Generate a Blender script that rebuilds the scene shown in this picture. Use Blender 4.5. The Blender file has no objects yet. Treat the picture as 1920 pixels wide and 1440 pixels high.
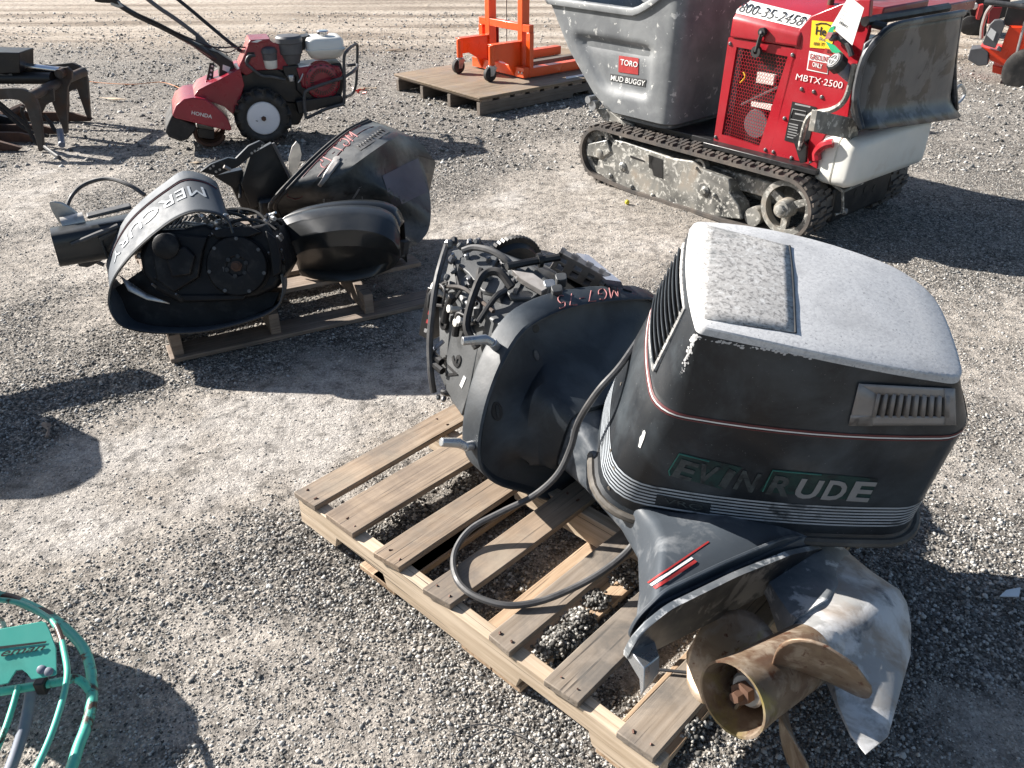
import bpy, bmesh, math, random
import numpy as np
from mathutils import Vector, Matrix

random.seed(7); np.random.seed(7)
SC = bpy.context.scene
COL = SC.collection

# ------------------------------------------------------------------ camera, sky, sun, exposure
FPX, PITCH, CAMH = 1550.0, math.radians(31.5), 1.6
cam_d = bpy.data.cameras.new('camera'); cam = bpy.data.objects.new('camera', cam_d); COL.objects.link(cam)
cam.location = (0, 0, CAMH); cam.rotation_euler = (math.pi/2 - PITCH, 0, 0)
cam_d.sensor_width = 36; cam_d.lens = FPX/1920*36; cam_d.clip_end = 600; cam_d.clip_start = .05
SC.camera = cam
SUN_EL, SUN_AZ = math.radians(30.5), math.radians(-24)       # SUN_AZ: the way the light travels over the ground
wld = bpy.data.worlds.new('World'); SC.world = wld; wld.use_nodes = True
nt = wld.node_tree; bg = nt.nodes['Background']
sky = nt.nodes.new('ShaderNodeTexSky'); sky.sky_type = 'NISHITA'; sky.sun_disc = False
sky.sun_elevation = SUN_EL
trav = Vector((math.cos(SUN_EL)*math.cos(SUN_AZ), math.cos(SUN_EL)*math.sin(SUN_AZ), -math.sin(SUN_EL)))
sky.sun_rotation = math.atan2(-trav.x, -trav.y)
sky.dust_density = 1.2
nt.links.new(sky.outputs[0], bg.inputs[0]); bg.inputs[1].default_value = .052
sd = bpy.data.lights.new('sun', 'SUN'); so = bpy.data.objects.new('sun', sd); COL.objects.link(so)
sd.energy = 5.0; sd.angle = math.radians(.53); sd.color = (1, .95, .885)
so.rotation_euler = trav.to_track_quat('-Z', 'Y').to_euler()
SC.view_settings.view_transform = 'Standard'; SC.view_settings.look = 'None'
SC.view_settings.exposure = 1.4; SC.view_settings.gamma = 1; SC.view_settings.use_curve_mapping = False

# ------------------------------------------------------------------ pixel helpers (1920x1440 photo pixel -> point on a real plane)
cp, sp = math.cos(PITCH), math.sin(PITCH)
CAM = np.array([0, 0, CAMH])
def ray(px, py):
    a, b = (px-960)/FPX, (720-py)/FPX
    return np.array([a, cp+b*sp, -sp+b*cp])
def gp(px, py, z=0.0):
    v = ray(px, py); return CAM + v*((z-CAMH)/v[2])
V = lambda *a: np.array(a, float)
def unit(v): v = np.array(v, float); return v/np.linalg.norm(v)

class Fr:
    """a thing's own frame: origin and three axes"""
    def __init__(s, O=(0, 0, 0), X=(1, 0, 0), Y=None, Z=None, az=None):
        if az is not None:
            a = math.radians(az); X = (math.cos(a), math.sin(a), 0); Y = (-math.sin(a), math.cos(a), 0)
        s.O = np.array(O, float); s.X = unit(X)
        if Y is None: Y = np.cross((0, 0, 1), s.X)
        s.Y = unit(Y)
        s.Z = unit(np.cross(s.X, s.Y)) if Z is None else unit(Z)
        s.R = np.stack([s.X, s.Y, s.Z], 1)
    def w(s, p): return s.O + s.R @ np.array(p, float)
    def on(s, px, py, ax, val):
        v = ray(px, py); n = s.R[:, ax]
        t = (val - (CAM-s.O)@n)/(v@n); return s.R.T@(CAM+t*v-s.O)
    def sub(s, p, X, Y, Z=None):
        return Fr(s.w(p), s.R@np.array(X, float), s.R@np.array(Y, float), None if Z is None else s.R@np.array(Z, float))
WF = Fr()
def eul(O, a, b, c):
    m = np.array((Matrix.Rotation(c, 3, 'Z') @ Matrix.Rotation(b, 3, 'Y') @ Matrix.Rotation(a, 3, 'X')))
    return Fr(O, m[:, 0], m[:, 1], m[:, 2])

def rpoly(pts, rads, n=4, m=1):
    """rounded polygon: quadratic corner arcs, m extra points on each edge"""
    pts = [np.array(p, float) for p in pts]; N = len(pts); out = []
    if not hasattr(rads, '__len__'): rads = [rads]*N
    tang = []
    for i in range(N):
        p, a, b = pts[i], pts[i-1], pts[(i+1) % N]
        r = min(rads[i], .48*np.linalg.norm(a-p), .48*np.linalg.norm(b-p))
        tang.append((p+unit(a-p)*r, p+unit(b-p)*r))
    for i in range(N):
        A, B = tang[i]; p = pts[i]
        for k in range(n+1):
            t = k/n; q1 = (1-t)**2*A+2*t*(1-t)*p+t*t*B
            out.append(q1)
        nx = tang[(i+1) % N][0]
        for k in range(1, m):
            out.append(B+(nx-B)*k/m)
    return out

class MB:
    def __init__(s, F=WF): s.F = F; s.v = []; s.f = []; s.mi = []; s.cur = 0
    def add(s, vs, fs, F=None):
        F = F or s.F; o = len(s.v)
        s.v += [F.w(p) for p in vs]; s.f += [tuple(i+o for i in f) for f in fs]; s.mi += [s.cur]*len(fs); return s
    def box(s, c, d, F=None):
        x, y, z = np.array(d, float)/2; c = np.array(c, float)
        vs = [c+V(i*x, j*y, k*z) for i in (-1, 1) for j in (-1, 1) for k in (-1, 1)]
        return s.add(vs, [(0, 1, 3, 2), (4, 6, 7, 5), (0, 4, 5, 1), (2, 3, 7, 6), (0, 2, 6, 4), (1, 5, 7, 3)], F)
    def b2(s, lo, hi, F=None):
        lo, hi = np.array(lo, float), np.array(hi, float); return s.box((lo+hi)/2, abs(hi-lo), F)
    def prism(s, pts, vec, F=None):
        n = len(pts); vec = np.array(vec, float); pts = [np.array(p, float) for p in pts]
        vs = pts+[p+vec for p in pts]
        return s.add(vs, [tuple(range(n))[::-1], tuple(range(n, 2*n))]+[(i, (i+1) % n, n+(i+1) % n, n+i) for i in range(n)], F)
    def slab(s, px, ax, val, th, F=None):
        """outline in photo pixels on the plane ax=val of the frame, given thickness th"""
        F = F or s.F; vec = np.zeros(3); vec[ax] = th
        return s.prism([F.on(a, b, ax, val) for a, b in px], vec, F)
    def loft(s, rings, cap0=True, cap1=True, closed=True, F=None):
        n = len(rings[0]); vs = [p for r in rings for p in r]; fs = []
        for k in range(len(rings)-1):
            for i in range(n if closed else n-1):
                j = (i+1) % n; fs.append((k*n+i, k*n+j, (k+1)*n+j, (k+1)*n+i))
        if cap0: fs.append(tuple(range(n))[::-1])
        if cap1: fs.append(tuple((len(rings)-1)*n+i for i in range(n)))
        return s.add(vs, fs, F)
    def tube(s, path, r, n=8, closed=False, F=None, cap=True):
        P = [np.array(p, float) for p in path]; N = len(P); rs = r if hasattr(r, '__len__') else [r]*N
        rings = []; ref = None
        for i in range(N):
            t = (P[(i+1) % N]-P[i-1]) if closed else (P[min(i+1, N-1)]-P[max(i-1, 0)])
            t = unit(t)
            if ref is None:
                ref = V(0, 0, 1) if abs(t[2]) < .9 else V(1, 0, 0)
            ref = unit(ref-t*(ref@t)); b = np.cross(t, ref)
            rings.append([P[i]+rs[i]*(math.cos(2*math.pi*k/n)*ref+math.sin(2*math.pi*k/n)*b) for k in range(n)])
        if closed: return s.loft(rings+[rings[0]], False, False, F=F)
        return s.loft(rings, cap, cap, F=F)
    def cyl(s, a, b, r, r2=None, n=16, F=None):
        return s.tube([a, b], [r, r if r2 is None else r2], n, F=F)
    def lathe(s, c, axis, prof, n=24, F=None, cap0=True, cap1=True):
        """prof: (distance along axis, radius)"""
        c = np.array(c, float); t = unit(axis); ref = V(0, 0, 1) if abs(t[2]) < .9 else V(1, 0, 0)
        a = unit(ref-t*(ref@t)); b = np.cross(t, a)
        rings = [[c+t*h+r*(math.cos(2*math.pi*k/n)*a+math.sin(2*math.pi*k/n)*b) for k in range(n)] for h, r in prof]
        return s.loft(rings, cap0, cap1, F=F)
    def bolt(s, c, axis, r=.008, h=.008, F=None):
        return s.lathe(c, axis, [(0, r), (h, r), (h*1.15, r*.8)], 6, F)
    def ball(s, c, r, F=None):
        return s.lathe(np.array(c)-V(0, 0, r), (0, 0, 1), [(r-r*math.cos(t), max(r*math.sin(t), 1e-4)) for t in np.linspace(0, math.pi, 7)], 10, F)
    def build(s, name, mat, parent=None, smooth=40, bevel=0, seg=2, base=None, thick=0):
        root = parent
        while root is not None and root.parent is not None: root = root.parent
        loc = V(*root.location) if root is not None else (V(*base) if base is not None else V(*np.mean(s.v, 0)))
        me = bpy.data.meshes.new(name)
        me.from_pydata([tuple(p-loc) for p in s.v], [], s.f)
        mats = mat if isinstance(mat, (list, tuple)) else [mat]
        for m in mats: me.materials.append(m)
        if len(mats) > 1: me.polygons.foreach_set('material_index', s.mi)
        bm = bmesh.new(); bm.from_mesh(me); bmesh.ops.recalc_face_normals(bm, faces=bm.faces); bm.to_mesh(me); bm.free()
        if smooth:
            me.polygons.foreach_set('use_smooth', [True]*len(me.polygons)); me.set_sharp_from_angle(angle=math.radians(smooth))
        o = bpy.data.objects.new(name, me); COL.objects.link(o)
        if parent is not None: o.parent = parent
        else: o.location = loc
        if thick:
            m = o.modifiers.new('thick', 'SOLIDIFY'); m.thickness = thick; m.offset = 0
        if bevel:
            m = o.modifiers.new('bevel', 'BEVEL'); m.width = bevel; m.segments = seg; m.limit_method = 'ANGLE'; m.angle_limit = math.radians(35); m.harden_normals = False
        return o

def tag(o, label=None, cat=None, group=None, kind=None):
    if label: o['label'] = label
    if cat: o['category'] = cat
    if group: o['group'] = group
    if kind: o['kind'] = kind
    return o
def thing(name, loc, label, cat, group=None):
    o = bpy.data.objects.new(name, None); COL.objects.link(o); o.location = tuple(loc); o.empty_display_size = .1
    return tag(o, label, cat, group)

def curve_pts(P, n=8, closed=False):
    """Catmull-Rom through points"""
    P = [np.array(p, float) for p in P]; N = len(P); out = []
    rng = range(N) if closed else range(N-1)
    for i in rng:
        a = P[i-1] if (closed or i > 0) else 2*P[0]-P[1]
        b, c = P[i], P[(i+1) % N]
        d = P[(i+2) % N] if (closed or i+2 < N) else 2*P[-1]-P[-2]
        for k in range(n):
            t = k/n
            out.append(.5*((2*b)+(-a+c)*t+(2*a-5*b+4*c-d)*t*t+(-a+3*b-3*c+d)*t**3))
    if not closed: out.append(P[-1])
    return out

def text(name, s, size, f, mat, parent, shear=0, offset=0, extr=.0008, space=1.0, w=None, align='LEFT'):
    """lettering as thin geometry; f maps (u, v, height) to a world point"""
    cu = bpy.data.curves.new('lettering', 'FONT'); cu.body = s; cu.size = size; cu.shear = shear; cu.offset = offset
    cu.extrude = extr; cu.space_character = space; cu.align_x = align; cu.resolution_u = 3
    ob = bpy.data.objects.new('lettering', cu); COL.objects.link(ob)
    me = bpy.data.meshes.new_from_object(ob.evaluated_get(bpy.context.evaluated_depsgraph_get()))
    bpy.data.objects.remove(ob)
    co = [tuple(v.co) for v in me.vertices]; fs = [tuple(p.vertices) for p in me.polygons]
    bpy.data.meshes.remove(me)
    mx = max(c[0] for c in co); mn = min(c[0] for c in co)
    k = 1 if w is None else w/(mx-mn)
    mb = MB(); mb.v = [np.array(f((c[0]-(mn if w else 0))*k, c[1], c[2]+extr)) for c in co]; mb.f = fs; mb.mi = [0]*len(fs)
    return mb.build(name, mat, parent, smooth=0)

HAND = {'M': (.7, [[(0, 0), (.05, 1), (.3, .35), (.6, 1), (.62, 0)]]), 'G': (.75, [[(.6, .9), (.25, 1), (0, .5), (.2, 0), (.55, .1), (.6, .45), (.35, .45)]]),
        '7': (.65, [[(0, 1), (.55, .95), (.2, 0)]]), '-': (.5, [[(0, .5), (.35, .52)]]),
        '5': (.6, [[(.55, 1), (.12, .95), (.05, .6), (.35, .62), (.5, .3), (.3, 0), (0, .05)]])}
def scrawl(name, s, h, f, mat, parent, r=.0022):
    mb = MB(); x = 0
    for ch in s:
        wd, st = HAND[ch]
        for q in st: mb.tube([f((x+a)*h, b*h, .0008) for a, b in q], r, 5)
        x += wd+.18
    return mb.build(name, mat, parent)

# ------------------------------------------------------------------ materials
def lin(r, g, b):
    c = lambda u: (u/255/12.92 if u/255 <= .04045 else ((u/255+.055)/1.055)**2.4)
    return (c(r), c(g), c(b))
def c4(c): return (c[0], c[1], c[2], 1)
def mat(name, col, rough=.5, metal=0, var=.25, vs=5., spots=(), bump=0, bs=80., coat=0, grain=None, rvar=.12, spec=.5):
    """principled paint / wood / metal. spots: (colour, scale, coverage 0..1, softness, detail); grain: (axis, scale) for timber"""
    m = bpy.data.materials.new(name); m.use_nodes = True; t = m.node_tree; N = t.nodes; L = t.links
    p = N['Principled BSDF']; tc = N.new('ShaderNodeTexCoord'); src = tc.outputs['Object']
    def noise(scale, det=4, vec=None, dist=0, rough=.55):
        n = N.new('ShaderNodeTexNoise'); n.inputs['Scale'].default_value = scale; n.inputs['Detail'].default_value = det
        n.inputs['Roughness'].default_value = rough; n.inputs['Distortion'].default_value = dist
        L.new(vec or src, n.inputs['Vector']); return n.outputs['Fac']
    def mix(f, a, b, typ='MIX'):
        x = N.new('ShaderNodeMix'); x.data_type = 'RGBA'; x.blend_type = typ
        if isinstance(f, float): x.inputs[0].default_value = f
        else: L.new(f, x.inputs[0])
        for k, q in ((6, a), (7, b)):
            if isinstance(q, tuple): x.inputs[k].default_value = q
            else: L.new(q, x.inputs[k])
        return x.outputs[2]
    def ramp(f, a, b, lo=0., hi=1.):
        x = N.new('ShaderNodeMapRange'); L.new(f, x.inputs[0])
        x.inputs[1].default_value = a; x.inputs[2].default_value = b; x.inputs[3].default_value = lo; x.inputs[4].default_value = hi; return x.outputs[0]
    d = tuple(max(0, q*(1-var)) for q in col); u = tuple(min(1, q*(1+var)) for q in col)
    fac = ramp(noise(vs, 6), .3, .7)
    c = mix(fac, c4(d), c4(u))
    bsrc = None
    if grain:
        mr_ = N.new('ShaderNodeMapping'); L.new(src, mr_.inputs[0]); mr_.inputs['Rotation'].default_value = (0, 0, -math.radians(grain[0]))
        mp = N.new('ShaderNodeMapping'); L.new(mr_.outputs[0], mp.inputs[0])
        mp.inputs['Scale'].default_value = (grain[2] if len(grain) > 2 else 2.2, 34, 34)
        g = noise(grain[1], 5, mp.outputs[0], .12, .65)
        c = mix(ramp(g, .38, .66), c, mix(1.0, c, (.66, .62, .57, 1) if len(grain) < 4 else (.86, .86, .87, 1), 'MULTIPLY'))
        mp2 = N.new('ShaderNodeMapping'); L.new(mr_.outputs[0], mp2.inputs[0]); mp2.inputs['Scale'].default_value = (1.2, 70, 70)
        g2 = noise(grain[1]*1.3, 3, mp2.outputs[0], .3)
        if len(grain) < 4: c = mix(ramp(g2, .60, .69), c, (.03, .022, .017, 1))
        bsrc = g
    for sc_ in spots:
        colr, s_, cov, soft = sc_[:4]
        f = ramp(noise(s_, sc_[4] if len(sc_) > 4 else 8, None, .4, .62), 1-cov-soft, 1-cov+soft)
        c = mix(f, c, c4(colr))
    L.new(c, p.inputs['Base Color'])
    r = ramp(noise(vs*2.3, 4), .3, .7, max(.05, rough-rvar), min(1, rough+rvar)); L.new(r, p.inputs['Roughness'])
    p.inputs['Metallic'].default_value = metal; p.inputs['Specular IOR Level'].default_value = spec
    if coat: p.inputs['Coat Weight'].default_value = coat; p.inputs['Coat Roughness'].default_value = .15
    if bump:
        b = N.new('ShaderNodeBump'); b.inputs['Strength'].default_value = bump; b.inputs['Distance'].default_value = .003
        L.new(bsrc or noise(bs, 4), b.inputs['Height']); L.new(b.outputs[0], p.inputs['Normal'])
    return m

DUST = (.20, .20, .19)
m_cowl = mat('faded_navy_paint', (.008, .011, .015), .48, 0, .35, 3, [((.055, .068, .078), 4.5, .40, .14), ((.30, .31, .31), 260, .27, .03, 3)], bump=.06, bs=150, coat=.15)
m_white = mat('chalky_white_paint', (.58, .58, .575), .65, 0, .08, 4, [((.42, .42, .425), 130, .42, .1, 5), ((.16, .16, .17), 170, .34, .05, 5), ((.33, .33, .335), 6, .38, .12, 10)], bump=.1, bs=120, grain=(38, 7, 12, 0))
m_plate = mat('worn_white_plate', (.40, .39, .375), .7, 0, .2, 9, [((.17, .165, .16), 120, .45, .08, 8), ((.10, .115, .12), 7.5, .37, .05, 12), ((.50, .50, .49), 75, .40, .06, 8)], bump=.15, bs=120)
m_hull = mat('dark_blue_grey_paint', (.014, .019, .025), .5, 0, .3, 3, [((.05, .06, .07), 6, .40, .16), ((.3, .3, .3), 210, .24, .03, 3)], bump=.08, bs=120)
m_mid = mat('grey_blue_paint', (.05, .06, .072), .5, 0, .25, 4, [((.26, .27, .28), 9, .36, .15)], bump=.08)
m_gear = mat('corroded_grey_aluminium', (.10, .115, .13), .55, .15, .25, 4, [((.24, .25, .255), 5, .46, .1), ((.55, .56, .56), 10, .47, .03, 12), ((.33, .27, .21), 9, .26, .12)], bump=.15, bs=60)
m_skeg = mat('bare_dull_aluminium', (.33, .33, .325), .68, .12, .25, 5, [((.55, .55, .55), 9, .48, .04, 12), ((.26, .19, .13), 6, .42, .12), ((.08, .09, .11), 8, .40, .04, 10)], bump=.12, bs=60)
m_prop = mat('rusty_bronze_steel', (.25, .185, .125), .45, .35, .3, 6, [((.15, .088, .058), 9, .46, .1, 10), ((.36, .29, .22), 26, .44, .08, 9), ((.13, .055, .03), 40, .36, .04), ((.34, .29, .06), 5, .30, .08)], bump=.12, bs=60)
m_propin = mat('dark_rust', (.13, .07, .045), .7, .2, .3, 9)
m_block = mat('grey_engine_casting', (.075, .078, .08), .5, .1, .25, 6, [((.12, .12, .12), 12, .32, .12), ((.014, .014, .015), 8, .3, .1)], bump=.2, bs=140)
m_black = mat('black_plastic', (.012, .012, .013), .42, 0, .3, 6, [((.05, .05, .05), 20, .3, .12)])
m_rubber = mat('black_rubber', (.018, .017, .017), .75, 0, .3, 8, [((.09, .085, .08), 12, .3, .15)])
m_hose = mat('grey_black_hose', (.05, .05, .052), .55, 0, .3, 14, [((.12, .115, .11), 22, .35, .15)])
m_seal = mat('aged_rubber_seal', (.075, .066, .055), .6, 0, .3, 10, [((.17, .15, .125), 30, .36, .15)])
m_zinc = mat('galvanised_steel', (.42, .43, .44), .35, .75, .2, 12, [((.2, .19, .18), 20, .3, .12)])
m_alu = mat('dull_aluminium_plate', (.27, .255, .245), .5, .35, .15, 8, [((.16, .14, .13), 14, .33, .12)])
m_chrome = mat('chrome_rod', (.75, .76, .78), .12, 1, .05, 5)
m_bolt = mat('bolt_steel', (.16, .16, .165), .4, .6, .3, 20, [((.4, .38, .35), 60, .3, .15)])
m_rust = mat('rusty_steel', (.085, .042, .026), .8, .1, .4, 6, [((.055, .035, .028), 12, .42, .12), ((.25, .13, .07), 20, .28, .1)], bump=.3, bs=70)
m_brown = mat('weathered_brown_steel', (.05, .045, .042), .6, .2, .35, 5, [((.075, .042, .026), 8, .42, .12), ((.10, .09, .085), 14, .30, .12)], bump=.15)
m_red = mat('worn_red_paint', (.33, .011, .02), .35, 0, .15, 3, [((.5, .10, .12), 60, .26, .06, 4), ((.48, .42, .38), 38, .2, .03, 8)], coat=.25)
m_tred = mat('tiller_red_paint', (.25, .009, .025), .3, 0, .2, 4, [((.28, .08, .08), 14, .28, .12)], coat=.3)
m_orange = mat('orange_paint', (.75, .085, .010), .35, 0, .1, 4, [((.45, .06, .02), 30, .22, .05)], coat=.3)
m_lred = mat('orange_red_paint', (.72, .045, .008), .32, 0, .1, 4, coat=.3)
m_tub = mat('grey_polyethylene', (.135, .143, .15), .5, 0, .08, 3, [((.27, .28, .28), 5, .38, .2), ((.50, .50, .48), 22, .36, .02, 12)], bump=.08, bs=50)
m_steel = mat('black_steel_dried_mud', (.018, .021, .024), .45, .1, .3, 5, [((.12, .125, .125), 6, .42, .1, 10), ((.30, .29, .26), 5, .50, .16, 14), ((.48, .47, .43), 38, .42, .03, 12), ((.50, .48, .44), 17, .37, .03, 14), ((.25, .20, .15), 5, .33, .1)], bump=.2, bs=50)
m_panel = mat('black_panel_worn', (.012, .013, .015), .4, .1, .3, 3, [((.085, .088, .095), 3.6, .50, .02, 9), ((.04, .032, .027), 7, .3, .12), ((.3, .3, .3), 120, .2, .03, 3)], coat=.1)
m_track = mat('worn_track_rubber', (.06, .054, .05), .7, 0, .25, 7, [((.14, .115, .095), 9, .42, .15)], bump=.15, bs=60)
m_mudrub = mat('muddy_rubber', (.13, .095, .07), .85, 0, .3, 7, [((.055, .05, .045), 9, .36, .12)])
m_tank = mat('white_polyethylene', (.68, .67, .62), .45, 0, .06, 4, [((.5, .42, .33), 6, .24, .2)])
m_tealp = mat('teal_plate_paint', (.085, .46, .36), .42, 0, .1, 6, [((.05, .33, .25), 14, .34, .12), ((.055, .03, .02), 22, .26, .02, 8)], coat=.1)
m_teal = mat('teal_paint_chipped', (.075, .44, .34), .42, 0, .12, 6, [((.04, .30, .22), 18, .3, .12), ((.055, .03, .02), 14, .43, .025, 10), ((.32, .42, .36), 34, .2, .06)], coat=.1)
m_wood1 = mat('weathered_deck_wood', (.33, .25, .18), .78, 0, .25, 3, [((.13, .115, .10), 5, .42, .15), ((.30, .25, .19), 7, .36, .12)], bump=.35, grain=(47, 2.0, 1.3))
m_wood1b = mat('grey_deck_wood', (.26, .215, .17), .8, 0, .25, 3, [((.105, .095, .085), 6, .42, .12), ((.26, .22, .18), 9, .36, .12)], bump=.4, grain=(47, 1.6, 1.1))
m_wood1c = mat('brown_deck_wood', (.33, .255, .185), .78, 0, .2, 4, [((.15, .115, .09), 4, .40, .12)], bump=.35, grain=(47, 2.4, 1.6))
m_wood2 = mat('fresh_stringer_wood', (.56, .455, .34), .7, 0, .1, 3, [((.40, .31, .23), 6, .28, .15)], bump=.35, grain=(-43, 1.5, 1.3))
m_wood4 = mat('fresh_board_wood', (.46, .33, .22), .7, 0, .12, 3, [((.3, .23, .17), 7, .3, .15)], bump=.4, grain=(48, 1.7))
m_wood3 = mat('old_grey_pallet_wood', (.26, .205, .165), .8, 0, .25, 4, [((.11, .10, .09), 6, .35, .15)], bump=.5, grain=(28, 2.0))
m_ply = mat('weathered_plywood', (.25, .19, .13), .75, 0, .2, 3, [((.20, .16, .125), 5, .42, .1), ((.10, .08, .065), 14, .26, .06)], bump=.3, grain=(40, 1.2))
m_plyside = mat('dark_timber', (.15, .125, .105), .8, 0, .25, 4, grain=(40, 1.5))
m_nail = mat('rusty_nail', (.10, .05, .035), .6, .4)
m_tealtxt = mat('teal_print', (.008, .034, .031), .5, 0, .3, 18, [((.006, .010, .013), 26, .42, .06)])
m_tealedge = mat('teal_edge', (.03, .15, .12), .5, 0, .25, 18)
m_greytxt = mat('silver_print', (.25, .25, .25), .45, 0, .12, 20)
m_dimtxt = mat('scuffed_print', (.055, .065, .066), .5, 0, .35, 30, [((.01, .012, .014), 40, .42, .08)])
m_whitep = mat('white_print', (.72, .72, .70), .5, 0, .05, 8, [((.4, .4, .4), 40, .2, .08)])
m_stripe = mat('worn_white_stripe', (.36, .39, .42), .5, 0, .2, 12, [((.03, .035, .04), 14, .36, .08)])
m_redline = mat('dull_red_line', (.11, .024, .026), .5, 0, .2, 12)
m_redp = mat('red_print', (.36, .035, .035), .45, 0, .12, 10, [((.35, .3, .3), 50, .2, .06)])
m_yellow = mat('yellow_sticker', (.80, .52, .02), .45, 0, .05, 8)
m_green = mat('green_print', (.02, .36, .16), .5, 0, .08, 8)
m_blackp = mat('black_print', (.012, .012, .012), .5, 0, .1, 8)
m_pinkch = mat('pink_crayon', (.34, .135, .135), .8, 0, .15, 30)
m_merc = mat('black_gloss_paint', (.010, .012, .0135), .42, 0, .35, 3, [((.02, .023, .026), 6, .33, .2), ((.22, .22, .22), 170, .20, .03, 3)], coat=.3)
m_eng = mat('oily_black_casting', (.007, .007, .008), .5, 0, .4, 8, [((.028, .027, .026), 14, .38, .1), ((.10, .10, .10), 90, .22, .03)], bump=.3, bs=60, spec=.22)
m_merc2 = mat('dull_black_cowl_paint', (.026, .029, .03), .42, 0, .35, 3, [((.15, .148, .14), 4.5, .46, .14), ((.010, .010, .011), 22, .36, .08), ((.3, .3, .29), 70, .17, .03)], bump=.1, bs=80, coat=.12)
m_band = mat('faded_black_band', (.046, .058, .073), .62, 0, .2, 4, [((.09, .10, .105), 10, .38, .14), ((.25, .25, .25), 80, .24, .05)])
m_patch = mat('purple_grey_tape', (.115, .105, .12), .5, 0, .2, 6, [((.015, .015, .017), 16, .24, .03)])
m_silver = mat('bare_prop_metal', (.50, .48, .45), .4, .6, .15, 10, [((.3, .27, .23), 30, .32, .1)])
m_tyre = mat('tyre_rubber', (.022, .021, .020), .7, 0, .25, 9, [((.10, .09, .08), 9, .33, .15)], bump=.1)
m_rim = mat('white_rim_paint', (.70, .71, .74), .4, 0, .06, 6, [((.35, .28, .2), 30, .16, .05)])
m_dred = mat('dark_red_paint', (.20, .010, .014), .38, 0, .2, 5, [((.3, .05, .05), 40, .24, .06)], coat=.2)
m_greyplas = mat('dark_grey_plastic', (.085, .085, .09), .55, 0, .15, 8)
m_stick = mat('pale_dry_wood', (.55, .43, .30), .8, 0, .2, 12)
m_twine = mat('orange_twine', (.62, .27, .13), .8, 0, .2, 20)
m_shard = mat('pale_plastic_shard', (.62, .65, .70), .5, 0, .08, 12)
m_sprig = mat('yellow_sprig', (.55, .45, .03), .7)  # plain yellow base colour of the sprig
m_pipe = mat('dusty_blue_pipe', (.17, .19, .24), .6, 0, .2, 10, [((.28, .27, .26), 20, .33, .15)])

# ------------------------------------------------------------------ the ground
class VN:
    def __init__(s, seed): s.t = np.random.RandomState(seed).rand(256, 256)
    def __call__(s, x, y, f):
        x, y = x*f, y*f; xi, yi = np.floor(x).astype(int), np.floor(y).astype(int); fx, fy = x-xi, y-yi
        fx = fx*fx*(3-2*fx); fy = fy*fy*(3-2*fy); g = lambda a, b: s.t[a % 256, b % 256]
        return (g(xi, yi)*(1-fx)+g(xi+1, yi)*fx)*(1-fy)+(g(xi, yi+1)*(1-fx)+g(xi+1, yi+1)*fx)*fy
VNS = [VN(k) for k in range(6)]
def fbm(x, y, f, k=0):
    return sum(VNS[(k+i) % 6](x, y, f*2**i)*.5**(i+1) for i in range(4))/.9375
# (pixel a, pixel b, radius in metres, gravel amount there)
STRIPS = [((40, 1010), (420, 800), .34, .04), ((380, 880), (620, 730), .30, .05), ((600, 760), (830, 650), .26, .08), ((40, 900), (200, 860), .1, .1), ((640, 930), (560, 850), .1, .1),
          ((900, 430), (1090, 300), .42, .16), ((860, 560), (1200, 420), .3, .2), ((1050, 450), (1300, 440), .3, .2), ((30, 500), (150, 480), .3, .2), ((20, 385), (160, 330), .4, .12),
          ((1560, 650), (1900, 620), .35, .38), ((1830, 760), (1900, 900), .35, .42), ((1880, 1360), (1870, 1420), .12, .2),
          ((1100, 1100), (1180, 1000), .06, .2), ((1240, 1250), (1290, 1200), .07, .15), ((640, 790), (760, 745), .1, .1), ((300, 560), (150, 580), .15, .3),
          ((200, 1210), (380, 1100), .2, .5), ((250, 1350), (330, 1330), .15, .5),
          ((420, 720), (200, 800), .18, .95), ((60, 780), (300, 700), .28, 1.0), ((580, 1030), (780, 1190), .14, 1.0), ((700, 1260), (900, 1400), .2, .75), ((450, 1090), (520, 1130), .10, .85), ((150, 1180), (520, 1300), .3, .34), ((300, 1400), (600, 1330), .25, .42),
          ((30, 120), (420, 90), .9, .85), ((450, 95), (760, 60), .9, .8), ((760, 240), (1040, 230), .6, .85), ((300, 330), (700, 260), .5, .8), ((1500, 1020), (1900, 1080), .3, 1.0), ((1700, 420), (1900, 480), .4, .7), ((800, 350), (900, 300), .3, .9), ((480, 640), (700, 640), .16, .95)]
STR = [(gp(*a)[:2], gp(*b)[:2], r, v) for a, b, r, v in STRIPS]
def gmask(x, y):
    x = np.asarray(x, float); y = np.asarray(y, float)
    wx = x+(fbm(x, y, 2.2, 1)-.5)*.45; wy = y+(fbm(x, y, 2.2, 3)-.5)*.45
    num = .62*np.ones_like(x)*.35; den = np.full_like(x, .35)
    for a, b, r, v in STR:
        d = b-a; L = (d@d)+1e-9
        t = np.clip(((wx-a[0])*d[0]+(wy-a[1])*d[1])/L, 0, 1)
        dd = np.hypot(wx-a[0]-t*d[0], wy-a[1]-t*d[1])/r
        w = np.exp(-(dd**2)*1.3)*3; num += w*v; den += w
    g = num/den+(fbm(x, y, 5, 2)-.5)*.55
    far = np.clip((y-9.4+x*.12+(fbm(x, y, .6, 4)-.5)*1.6)/1.2, 0, 1)
    trk = .30+.5*np.clip(np.sin((y+x*.10)*3.1+fbm(x, y, .4, 2)*3)*.5-.12, 0, 1)+(fbm(x, y, 3, 1)-.5)*.4
    return np.clip(g*(1-far)+trk*far, 0, 1)
def gz(x, y):
    m = gmask(x, y)
    return (fbm(x, y, 1.3, 3)-.5)*.018+(fbm(x, y, 9, 1)-.5)*.012*(.4+m)+(fbm(x, y, 28, 0)-.5)*.008*m-.004

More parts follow.
